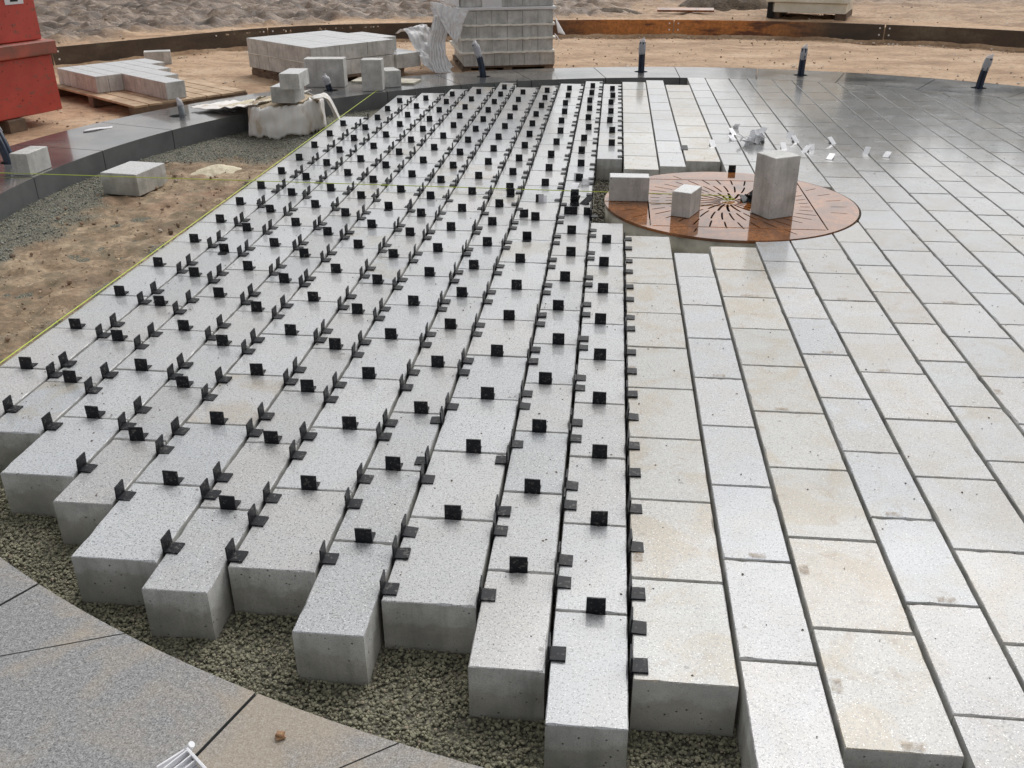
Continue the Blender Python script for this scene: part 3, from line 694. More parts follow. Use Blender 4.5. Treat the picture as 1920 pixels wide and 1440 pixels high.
# gravel grains
def grains():
    ph = (1+5**.5)/2; iv = [Vector(v).normalized() for v in ((-1, ph, 0), (1, ph, 0), (-1, -ph, 0), (1, -ph, 0), (0, -1, ph), (0, 1, ph), (0, -1, -ph), (0, 1, -ph), (ph, 0, -1), (ph, 0, 1), (-ph, 0, -1), (-ph, 0, 1))]
    IF = [(0, 11, 5), (0, 5, 1), (0, 1, 7), (0, 7, 10), (0, 10, 11), (1, 5, 9), (5, 11, 4), (11, 10, 2), (10, 7, 6), (7, 1, 8), (3, 9, 4), (3, 4, 2), (3, 2, 6), (3, 6, 8), (3, 8, 9), (4, 9, 5), (2, 4, 11), (6, 2, 10), (8, 6, 7), (9, 8, 1)]
    rs = np.random.RandomState(1); V = []; Fc = []; T = []
    def put(x, y, r, c, z):
        b = len(V); ax = rs.uniform(.6, 1.25, 3); th = rs.uniform(0, 6.28); cs, sn = math.cos(th), math.sin(th)
        for v in iv:
            k = r*rs.uniform(.8, 1.15); p = (v.x*ax[0]*k, v.y*ax[1]*k, v.z*ax[2]*k*.8)
            V.append((x+cs*p[0]-sn*p[1], y+sn*p[0]+cs*p[1], z+p[2])); T.append((*c, 1))
        Fc.extend(tuple(b+i for i in f) for f in IF)
    front = {n: MEAS[n][0] for n in ROWS if n in MEAS}
    def free(x, y):
        for n in ROWS:
            if BX[n][0]-.012 < x < BX[n][1]+.012: return y < front[n]-.003
        return True
    n = 0
    while n < 17000:
        x = rs.uniform(-2.2, 1.1); y = rs.uniform(1.1, 2.6)
        if math.hypot(x-CX, y-CY) > RIN-.004 or not free(x, y): continue
        g = rs.uniform(.65, 1.4); c = (.235*g, .225*g, .155*g)
        if rs.rand() < .03: c = (.32, .27, .20)
        put(x, y, rs.uniform(.0025, .0062), c, BED+rs.uniform(0, .008)+.006*fbm(x, y, 9, 3)); n += 1
    n = 0
    while n < 9000:
        x = rs.uniform(-3.75, -2.24); y = rs.uniform(2.6, 9.2); 
        if math.hypot(x-CX, y-CY) > RIN-.004: continue
        s = soilmask(x, y)
        if rs.rand() < s*.93: continue
        g = rs.uniform(.6, 1.7); c = (.22*g, .222*g, .195*g) if s < .5 else (.36*g, .27*g, .18*g)
        put(x, y, rs.uniform(.003, .0075), c, BED+rs.uniform(0, .006)+.02*s*fbm(x, y, 2.2, 4)); n += 1
    for n in range(90):      # larger clods and pebbles on the soil
        x = rs.uniform(-3.4, -2.3); y = rs.uniform(2.9, 6.8)
        if math.hypot(x-CX, y-CY) > RIN-.1: continue
        g = rs.uniform(.7, 1.3); put(x, y, rs.uniform(.006, .02), (.22*g, .15*g, .10*g) if rs.rand() < .8 else (.42, .36, .29), BED+.004+.022*fbm(x, y, 2.2, 4))
    n = 0
    while n < 1500:
        x = rs.uniform(-.08, .2); y = rs.uniform(4.97, 6.45)
        if math.hypot(x-GX, y-GY) < GR+.01: continue
        g = rs.uniform(.4, 1.6); put(x, y, rs.uniform(.004, .012), (.13*g, .12*g, .09*g), BED+rs.uniform(0, .012)); n += 1
    o = mesh('gravel', V, Fc, M['gravel'], None, None, False, T)
    tag(o, 'grey green bedding gravel loose around the slab ends and inside the ring', 'gravel', kind='stuff')
    # stones and crumbs on the outer sand
    V2 = []; V.clear(); Fc.clear(); T.clear()
    for n in range(1500):
        a = R(rs.uniform(38, 160)); r = 9.19-abs(rs.normal(0, .25)) if rs.rand() < .4 else rs.uniform(5.35, 9.2)
        if rs.rand() < .3: r = rs.uniform(9.4, 14)
        r += (re(math.degrees(a))-9.3)*max(0, min(1, (r-6.2)/3.05)); x, y = CX+r*math.cos(a), CY+r*math.sin(a); g = rs.uniform(.6, 1.3); q = rs.rand()
        c = (.36*g, .26*g, .18*g) if q < .6 else (.66, .60, .52)
        put(x, y, rs.uniform(.005, .016)*(1.4 if r > 9 else 1), c, (-.08-.05*max(0, min(1, (r-8.5)/.6)) if r < 9.3 else .08))
    o = mesh('sand_pebbles', V, Fc, M['gravel'], None, None, False, T); tag(o, 'small stones and crumbs scattered over the sand outside the ring', 'pebbles', kind='stuff')
grains()

# ------------------------------------------------------------ tree grate
def build_grate():
    g = empty('tree_grate', (GX, GY, 0), 0, 'round rusty steel tree grate with swirling slots, wet and shiny', 'tree grate')
    n = 96; outer = [(GR*math.cos(2*PI*i/n), GR*math.sin(2*PI*i/n)) for i in range(n)]; holes = []
    def slot(r0_, r1_, a, tw, wd):
        L, Rr = [], []; q = abs(math.cos(a+tw*.5*(r1_-r0_)/.1))
        if r1_*q > .452 and r0_*q < .482:
            if .452/q-r0_ > r1_-.482/q: r1_ = .452/q
            else: r0_ = .482/q
        if r1_-r0_ < .03: return
        for i in range(6):
            t = i/5; r = r0_+(r1_-r0_)*t; an = a+tw*t*(r1_-r0_)/.1; dn = wd/2/r*(.75 if i in (0, 5) else 1)
            L.append((r*math.cos(an-dn), r*math.sin(an-dn))); Rr.append((r*math.cos(an+dn), r*math.sin(an+dn)))
        holes.append(L+Rr[::-1])
    for k in range(20): slot(.05, .20, 2*PI*(k+.3)/20, .09, .015)
    for k in range(36): slot(.225, .365, 2*PI*(k+.5)/36, .05, .0105)
    for k in range(36): slot(.40, .52, 2*PI*(k+.1)/36, .03, .0095)
    for k in range(30):
        if k % 15 in (0, 1, 2, 13, 14, 5, 9): slot(.57, .66, 2*PI*(k+.6)/30, .02, .008)
    for sx in (-.467, .467): holes.append([(sx-.004, -.50), (sx+.004, -.50), (sx+.004, .50), (sx-.004, .50)][::(1 if sx < 0 else 1)])
    pl_ = prism('plate', outer, -.012, .003, [M['rust'], M['rust']], holes, g)
    m = MB()
    for y in (-.5, .5): m.box(-.455, .455, y-.0018, y+.0018, .0034, .0044)
    m.build('seam', M['edge'], g)
    m = MB(); N_ = 64
    for (ra, rb, za, zb) in ((.56, .716, -.17, -.0135),):
        v = []
        for (r, z) in ((ra, za), (rb, za), (rb, zb), (ra, zb)): v += [(r*math.cos(2*PI*i/N_), r*math.sin(2*PI*i/N_), z) for i in range(N_)]
        f = [(k*N_+i, k*N_+(i+1) % N_, ((k+1) % 4)*N_+(i+1) % N_, ((k+1) % 4)*N_+i) for k in range(4) for i in range(N_)]
        m.add(v, f)
    m.build('concrete_collar', M['conc'], g, True)
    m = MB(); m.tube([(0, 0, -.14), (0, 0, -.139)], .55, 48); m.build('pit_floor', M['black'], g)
    m = MB(); m.tube([(0, 0, -.01), (0, 0, .0045)], .022, 24); m.build('hub', M['rust'], g)
build_grate()

# ------------------------------------------------------------ loose blocks
BM = [M['side']]
def block(x, y, rz, sx, sy, z0, h, label, group='loose concrete blocks', name='concrete_block', top='side', skew=(0, 0)):
    m = MB(); m.box(0, sx, 0, sy, z0, z0+h, 0, 0, (0, 0), .003)
    m.fm[-1] = 1
    o = m.build(name, [M['side'], M[top]], None, False, (.60, .60, .59, .1)); o.location = (x, y, 0); o.rotation_euler = (skew[0], skew[1], rz)
    return tag(o, label, 'concrete block', group)
def ang(a, b): return math.atan2(b[1]-a[1], b[0]-a[0])
block(-3.848, 5.674, ang((-3.731, 5.657), (-3.714, 5.887))-PI/2+.03, .119, .232, .001, .141, 'upright concrete block standing on the left end of the dark ring')
block(-3.084, 5.80, R(82), .335, .268, BED-.005, .145, 'stained block lying in the brown soil inside the ring', top='top')
block(.010, 5.389, .017, .228, .10, .004, .141, 'wide block at the left rim of the rusty grate', top='top')
block(.453, 5.076, ang((.453, 5.076), (.523, 5.239)), .178, .107, .004, .139, 'small block on the grate between the wide and the tall block', top='top')
block(.884, 5.089, ang((.884, 5.089), (1.025, 5.17)), .165, .162, .004, .335, 'tall concrete block standing on end on the rusty grate')
block(-2.767, 7.619, -.03, .20, .24, .135, .128, 'lower block of the pair stacked on the sand bag', top='top')
block(-2.636, 7.487, .04, .158, .30, .264, .122, 'upper block of the pair stacked on the sand bag', top='top')
block(-2.993, 9.244, .077, .386, .16, .001, .263, 'broad upright block behind the cable hole near the sand bag')
block(-2.378, 9.058, .08, .195, .15, .001, .285, 'tall block on the ring, left of a shorter block')
block(-2.19, 9.27, .5, .15, .24, .001, .155, 'short block leaning against the tall block on the ring')
block(-5.54, 11.13, .42, .30, .16, -.09, .16, 'lone block on sand behind the left wooden pallet')
m = MB(); m.box(0, .66, 0, .26, .0015, .018, rot=0); o = m.build('plank', M['conc']); o.location = (-2.62, 9.55, 0); o.rotation_euler[2] = -.12; tag(o, 'thin grey board lying under the blocks on the ring', 'board')

# ------------------------------------------------------------ cable bundles
def bundle(a, h, lean, label, k=5, r=.0145, wrap=True):
    hx, hy = pl(4.88, a); b = empty('cable_bundle', (hx, hy, 0), 0, label, 'cable bundle', 'cable bundles rising from the ring holes')
    rn = random.Random(int(a*10)); tops = []
    for i in range(k):
        t = 2*PI*i/k; ox, oy = (.0205*math.cos(t), .0205*math.sin(t)); pts = []
        for s in range(7):
            q = s/6; cx = lean[0]*h*q*q; cy = lean[1]*h*q*q
            pts.append((ox+cx, oy+cy, -.10+(h+.10)*q))
        m = MB(); m.tube(pts, r, 8); m.build('cable', M['cable'], b, True)
    m = MB(); pts = []; rad = []
    for s in range(8):
        q = .70+.36*s/7; pts.append((lean[0]*h*q*q+rn.uniform(-.003, .003), lean[1]*h*q*q, -.10+(h+.10)*q)); rad.append(.037+rn.uniform(-.004, .004)-(.008 if s > 5 else 0))
    m.tube(pts, rad, 10)
    m.tube([(pts[-1][0], pts[-1][1], pts[-1][2]-.01), (pts[-1][0]+.02, pts[-1][1], pts[-1][2]+.02)], [.018, .008], 7)
    m.build('plastic_wrap', M['clear'], b, True)
bundle(95.7, .30, (0, 0), 'upright cable bundle in front of the bare sand, right of the wrapped stack')
bundle(76.2, .265, (.03, 0), 'cable bundle rising below the cream cabin base')
bundle(56.1, .27, (.16, 0), 'cable bundle leaning right near the right edge')
bundle(115.8, .31, (-.28, .1), 'cable bundle leaning left in front of the wrapped stack')
bundle(135.5, .12, (-.4, 0), 'short cable bundle in front of the broad upright block', 4, .010)
bundle(175.7, .30, (-.75, .55), 'thick cable bundle leaning out at the left edge', 5, .02)
b = empty('cable_bundle', (*pl(4.88, 155), 0), 0, 'short grey taped cable stub beside the open hole on the left', 'cable bundle', 'cable bundles rising from the ring holes')
m = MB(); m.tube([(.05, -.02, -.08), (.05, -.02, .10)], .026, 10); m.build('cable', m_simple('grey_pipe', (.16, .18, .20), (.26, .28, .30), 20, .5), b, True)
m = MB(); m.tube([(.05, -.02, .085), (.045, -.02, .12), (.03, -.02, .15)], [.03, .024, .012], 8); m.build('plastic_wrap', M['clear'], b, True)

# ------------------------------------------------------------ strings
m = MB(); m.tube([(-2.243, 2.0, .006), (-2.235, 5.0, .010), (-2.233, 9.25, .012)], .0022, 6); o = m.build('string', M['string']); tag(o, 'yellow green mason string stretched along the left slab row', 'string')
m = MB(); A = Vector((-4.35, 5.70, .012)); C_ = Vector((.712, 5.454, .034))
m.tube([A, A.lerp(C_, .3), A.lerp(C_, .7), C_], .0028, 6)
rk = random.Random(2); kn = [(.712+rk.uniform(-.045, .035), 5.454+rk.uniform(-.018, .018), .008+rk.uniform(0, .014)) for _ in range(8)]
m.tube([C_]+kn, .0025, 5); o = m.build('string', M['string']); tag(o, 'yellow green string crossing the slabs to a knot at the grate center', 'string')

# ------------------------------------------------------------ corten edging
def edging(a0, a1, label):
    e = empty('steel_edging', (CX, CY, 0), 0, label, 'steel edging', 'rusty steel edging strips'); n = 24; v = []
    for dr in (-.005, .012):
        for z in (-.16, .108):
            v += [((re(a0+(a1-a0)*i/n)+dr)*math.cos(R(a0+(a1-a0)*i/n)), (re(a0+(a1-a0)*i/n)+dr)*math.sin(R(a0+(a1-a0)*i/n)), z) for i in range(n+1)]
    k = n+1; f = []
    for i in range(n):
        f += [(i, i+1, k+i+1, k+i), (k+i, k+i+1, 3*k+i+1, 3*k+i), (2*k+i+1, 2*k+i, 3*k+i, 3*k+i+1)]
    f += [(0, k, 3*k, 2*k), (n, 2*k+n, 3*k+n, k+n)]
    mesh('strip', v, f, M['edge'], None, e)
    for da in (-.35, .35):
        for z in (-.03, .06):
            a = R(a0+da) if da > 0 else R(a1+da); ra = re(math.degrees(a))-.009; p = (ra*math.cos(a), ra*math.sin(a), z); q = ((ra-.008)*math.cos(a), (ra-.008)*math.sin(a), z)
            m = MB(); m.tube([p, q], .012, 8); m.build('bolt', M['wclip'], e)
for a0, a1, lb in ((34.2, 52.5, 'farthest right'), (52.6, 71.1, 'right'), (71.2, 89.4, 'orange, directly behind the upright cable bundle'), (89.5, 107.5, 'middle, partly behind the wrapped stack'), (107.6, 125.6, 'dark, behind the flat slab pallet'), (125.7, 143.6, 'dark, starting beside the red container'), (143.7, 162, 'leftmost')):
    edging(a0, a1, 'curved rusty steel edging strip, '+lb)

# ------------------------------------------------------------ red container
def frame(x, y, ang_): return (x, y), ang_
def red():
    c = (-4.732, 7.854); an = math.atan2(7.278-7.854, -4.95+4.732)       # along the face, towards the camera
    e = empty('red_container', (c[0], c[1], -.1), an, 'scratched red steel container on timber blocks at the left edge', 'container')
    # local x along face, local y: away from the ring (to the left/back)
    m = MB(); L = 1.5
    m.box(0, L, -1.1, 0, .115, .57, 0, bev=.008); m.box(.03, L, -1.1, -.03, .69, 1.35, 0, bev=.008)
    m.build('body', M['red'], e)
    m = MB(); m.box(-.035, L, -1.1, .045, .575, .685, 0, bev=.01); m.build('beam', m_simple('weathered_red', (.20, .10, .07), (.52, .12, .085), 5, .6), e)
    m = MB(); m.box(.13, .30, -.0295, -.0265, .975, 1.15); m.build('sticker', M['paper'], e)
    m = MB(); m.box(.18, .25, -.0262, -.0255, .995, 1.10); m.build('sticker_mark', M['black'], e)
    for x in (.40, 1.2):
        m = MB(); m.box(x, x+.16, -.7, .03, -.02, .112, bev=.006); m.build('timber_foot', M['dwood'], e)
red()

# ------------------------------------------------------------ pallets with slabs
def slab_in(parent_org, rot, x, y, sx, sy, z0, h, label, group, g=.0025, top='top'):
    m = MB(); m.box(g, sx-g, g, sy-g, 0, h, 0, 0, (0, 0), .003); m.fm[-1] = 1
    o = m.build('stacked_slab', [M['side'], M[top]], None, False, (.58, .585, .59, .05))
    c, s = math.cos(rot), math.sin(rot); o.location = (parent_org[0]+c*x-s*y, parent_org[1]+s*x+c*y, z0); o.rotation_euler[2] = rot
    return tag(o, label, 'paving slab', group)
def pallet(org, rot, L, W, z, label, nb=9, mat='wood'):
    e = empty('wooden_pallet', (org[0], org[1], z), rot, label, 'pallet')
    bw = W/nb
    for i in range(nb):
        m = MB(); y = i*bw; m.box(random.uniform(-.02, .02), L+random.uniform(-.02, .02), y+.006, y+bw-.008, .105, .125, bev=.002); m.build('board', M[mat], e)
    for x in (0, L/2-.05, L-.10):
        m = MB(); m.box(x, x+.10, 0, W, .02, .104); m.build('bearer', M['dwood'], e)
# pallet 1 (left)
A1 = R(-37.5); org1 = (-5.448, 9.084); n1 = A1+PI/2
pallet((-5.50, 9.02), A1, 1.70, 1.14, -.10, 'light wooden pallet carrying the stepped layer of layer of slabs on the left', 8)
for r_, (y0_, y1_, en) in enumerate([(0, .125, .89), (.125, .262, .89), (.262, .455, 1.66), (.455, .615, 1.27), (.615, .765, .88), (.765, .93, .45)]):
    x = 0; q = 0
    while x < en-.05:
        l = min(.42, en-x); q += 1; slab_in(org1, A1, x, y0_, l, y1_-y0_, .028, .150, 'slab on the left pallet, %s from the red container, %s row from the front' % (ordn(q), ordn(r_+1)), 'slabs on the left pallet', top='top'); x += l
# pallet 2 (middle)
A2 = R(50); org2 = (-3.053, 9.699); c2, s2 = math.cos(A2), math.sin(A2)
pallet((-3.03, 9.70), A2, 1.15, 1.28, -.125, 'wooden pallet under the two layered flat stack of slabs', 9, 'dwood')
for lay in range(2):
    for r_ in range(6):
        for q in range(3):
            slab_in(org2, A2, q*.352+(.0 if r_ == 0 or lay == 0 else .0), r_*.212, .352, .212, .004+lay*.155, .15, 'slab in the flat middle stack, %s layer, %s row, %s from the left' % ('upper' if lay else 'lower', ordn(r_+1), ordn(q+1)), 'slabs on the middle pallet')
for r_ in range(1, 4): slab_in(org2, A2, 1.056, r_*.212, .20, .212, .159, .15, 'short slab sticking out right of the middle stack, upper layer, %s row' % ordn(r_+1), 'slabs on the middle pallet')
for r_ in range(0, 2): slab_in(org2, A2, 1.058, r_*.212-.03, .34, .212, .004, .15, 'white topped slab right of the middle stack, %s row' % ordn(r_+1), 'slabs on the middle pallet')
def rough_sheet(name, org, rot, L, W, z, th, mat, label, cat, group=None, wav=.02, parent=None):
    n = 40; v = []; e = []
    rd = random.Random(int(abs(z)*1000)+3)
    def edge(t):
        t *= 4; s = int(t) % 4; f = t-int(t)
        return [(L*f, 0), (L, W*f), (L*(1-f), W), (0, W*(1-f))][s]
    per = 120; pts = []
    for i in range(per):
        x, y = edge(i/per); cx, cy = x-L/2, y-W/2; k = 1+rd.uniform(0, wav)+.012; pts.append((L/2+cx*k, W/2+cy*k))
    zz = [z+rd.uniform(-.004, .004) for _ in range(per)]
    v = [(*p, q) for p, q in zip(pts, zz)]+[(*p, q+th) for p, q in zip(pts, zz)]
    v += [(L/2, W/2, z+.001), (L/2, W/2, z+th)]
    f = [(i, (i+1) % per, per+(i+1) % per, per+i) for i in range(per)]+[((i+1) % per, i, 2*per) for i in range(per)]+[(per+i, per+(i+1) % per, 2*per+1) for i in range(per)]
    o = mesh(name, v, f, mat, None, parent); o.location = (*org, 0); o.rotation_euler[2] = rot
    return tag(o, label, cat, group) if label else o
o = rough_sheet('foam_sheet', (-3.053-.01, 9.699), A2+0, .05, 1.3, .1535, .0035, M['sheet'], 'white strip between the two layers of the middle stack', 'foam sheet')
# crumpled white wrap
def wrap(name, pts, rad, mat, label, cat, group=None, seed=1, amp=.35, sq=(1, 1, 1)):
    """lumpy folded film along a path"""
    rd = random.Random(seed); m = MB(); P = []; Rr = []
    for i in range(len(pts)-1):
        for s in range(7):
            t = s/7; P.append(tuple(pts[i][k]*(1-t)+pts[i+1][k]*t for k in range(3))); Rr.append(rad[i]*(1-t)+rad[i+1]*t)
    P.append(pts[-1]); Rr.append(rad[-1]); m.tube(P, Rr, 28)
    v = []
    for i, p in enumerate(m.v):
        c = Vector(P[min(i//28, len(P)-1)]); d = Vector(p)-c
        k = 1+amp*noise.noise(Vector(p)*14+Vector((seed, 0, 0)))+amp*.6*noise.noise(Vector(p)*38)
        d = Vector((d.x*sq[0], d.y*sq[1], d.z*sq[2])); v.append(tuple(c+d*k))
    m.v = v; o = m.build(name, mat, None, True); return tag(o, label, cat, group)
# wrapped stack (pallet 3)
A3 = R(15); org3 = (-1.70, 10.93); W6 = 1.045/6; c3, s3 = math.cos(A3), math.sin(A3)
pallet((-1.70, 10.95), A3, 1.05, 1.08, -.155, 'wooden pallet mostly hidden under the tall wrapped stack', 8, 'dwood')
GN = 'slabs in the tall wrapped stack'
lz = [-.028, .118, .262, .420, .600, .755]
for lay in range(6):
    for q in range(6):
        for d in range(3):
            if 0 < q < 5 and d == 1: continue
            face = ['front', 'middle', 'back'][d]; jx = .025 if lay == 0 else 0
            slab_in(org3, A3, q*W6+jx, d*.355, W6, .355, lz[lay], .136, '%s slab of the tall wrapped stack, %s layer up, %s from the left' % (face, ordn(lay+1), ordn(q+1)), GN, .0018, 'side')
for z in (.109, .2535, .399): rough_sheet('foam_sheet', org3, A3, 1.05, 1.07, z, .020, M['sheet'], 'wavy cream sheet between layers, %s up in the wrapped stack' % {.109: 'lowest', .2535: 'second', .399: 'third'}[z], 'foam sheet', 'sheets between slab layers', .055)
# plastic covered band, top cover and left skirt of the stack
m = MB(); m.box(-.04, 1.075, -.03, 1.09, .562, .597, bev=.008); o = m.build('top_pallet', M['film']); o.location = (*org3, 0); o.rotation_euler[2] = A3; tag(o, 'film covered white board layer in the upper part of the wrapped stack', 'board')
def sheet_grid(name, fn, nu, nv, mat, label, cat, th=.003, group=None):
    v = [fn(i/nu, j/nv) for i in range(nu+1) for j in range(nv+1)]; f = [(i*(nv+1)+j, (i+1)*(nv+1)+j, (i+1)*(nv+1)+j+1, i*(nv+1)+j+1) for i in range(nu) for j in range(nv)]
    o = mesh(name, v, f, mat, None, None, True); md = o.modifiers.new('t', 'SOLIDIFY'); md.thickness = th
    return tag(o, label, cat, group)
def pathpt(P, t):
    n = len(P)-1; q = min(t*n, n-1e-6); i = int(q); f = q-i; p0, p1, p2, p3 = [Vector(P[max(0, min(n, i+k-1))]) for k in range(4)]
    return .5*((2*p1)+(p2-p0)*f+(2*p0-5*p1+4*p2-p3)*f*f+(3*p1-p0-3*p2+p3)*f**3)
def crumple(name, P, Q, seed, label, amp=.03, nu=44, nv=30, fold=9, fd=.02):
    """thin film between two guide curves, with pleats along it and ragged ends"""
    def fn(u, t):
        rag = .05*noise.noise(Vector((u*7, seed, 1)))
        tt = max(0, min(1, t*(1+rag))); a_, b_ = pathpt(P, tt), pathpt(Q, tt); p = a_.lerp(b_, u)
        q = Vector((p.x*9, p.y*9, p.z*9+seed)); w_ = amp*(noise.noise(q)+.6*noise.noise(q*2.7)+.35*abs(noise.noise(q*6)))
        pl_ = fd*abs(math.sin(PI*u*fold+2.5*noise.noise(Vector((t*3, u*2, seed)))))
        return (p.x+w_*.8, p.y-w_-pl_, max(-.085, p.z+w_*.6+pl_*.4))
    return sheet_grid(name, fn, nu, nv, M['film'], label, 'plastic wrap', .0015)
def P3(x, y, z): return (org3[0]+c3*x-s3*y, org3[1]+s3*x+c3*y, z)
sheet_grid('plastic_wrap', lambda u, t: P3(-.05+1.16*u, -.012-.008*noise.noise(Vector((u*20, t*5, 1)))-.01*t, .79-.06*t-.018*noise.noise(Vector((u*9, 0, 3)))*t), 60, 8, M['film'], 'white plastic hem hanging across the top front of the wrapped stack', 'plastic wrap')
sheet_grid('plastic_wrap', lambda u, t: P3(-.012-.02*abs(noise.noise(Vector((u*9, t*9, 5))))-.16*(1-t)*u, -.02+.95*u, .60+.38*t+.02*noise.noise(Vector((u*5, t*5, 2)))), 24, 24, M['film'], 'white plastic film over the upper left side of the wrapped stack', 'plastic wrap')
sheet_grid('plastic_wrap', lambda u, t: P3(.24+.22*u, -.010-.005*noise.noise(Vector((u*22, t*3, 8))), .74-.175*t), 24, 10, M['film'], 'white ribbed plastic strip hanging down the front of the upper layer', 'plastic wrap')
sheet_grid('plastic_wrap', lambda u, t: P3(1.05+.01*u+.09*t*u+.05*t, -.01+.06*u, .53-.22*t-.03*u), 8, 12, M['film'], 'narrow white plastic tatter on the right edge of the wrapped stack', 'plastic wrap')
sheet_grid('plastic_wrap', lambda u, t: P3(1.06+.05*math.sin(PI*t)+.012*u, -.01+.04*u, .30-.16*t), 4, 14, M['film'], 'curled cream plastic loop low on the right edge of the wrapped stack', 'plastic wrap')
sheet_grid('cover_sheet', lambda u, t: P3(-.06+1.17*u, -.03+1.14*t, .895+.015*noise.noise(Vector((u*7, t*7, 2)))), 24, 24, M['film'], 'white plastic cover on top of the wrapped stack', 'plastic wrap')
sheet_grid('paper_label', lambda u, t: P3(-.33+.15*u+.06*t, .05+.03*t, .61-.11*u*.9-.16*t+.02*u), 4, 4, M['paper'], 'white paper label sticking out of the wrap at the stack corner', 'label', .002)

crumple('plastic_wrap', [(-2.46, 10.98, .31), (-2.34, 10.90, .36), (-2.20, 10.78, .17), (-2.10, 10.70, .02), (-1.90, 10.66, -.07)], [(-2.30, 11.30, .33), (-2.14, 11.25, .38), (-2.05, 11.15, .22), (-1.90, 11.05, .06), (-1.80, 10.95, -.04)], 3, 'crumpled white plastic film draped between the middle and the wrapped stack', .035, 44, 36, 4, .015)
crumple('plastic_wrap', [(-1.98, 10.84, .52), (-2.02, 10.80, .36), (-2.05, 10.78, .18), (-2.02, 10.74, .02), (-1.96, 10.66, -.07)], [(-1.80, 10.90, .52), (-1.84, 10.88, .36), (-1.87, 10.84, .18), (-1.84, 10.80, .02), (-1.74, 10.70, -.07)], 8, 'pleated white plastic film hanging in a bunch left of the wrapped stack', .022, 44, 40, 6, .03)
crumple('plastic_wrap', [(-2.02, 10.86, .66), (-1.96, 10.84, .56), (-1.90, 10.82, .46), (-1.86, 10.80, .38)], [(-1.60, 10.90, .56), (-1.64, 10.88, .50), (-1.68, 10.86, .36), (-1.74, 10.84, .22)], 15, 'torn flap of white plastic film on the corner of the wrapped stack', .022, 44, 30, 5, .02)

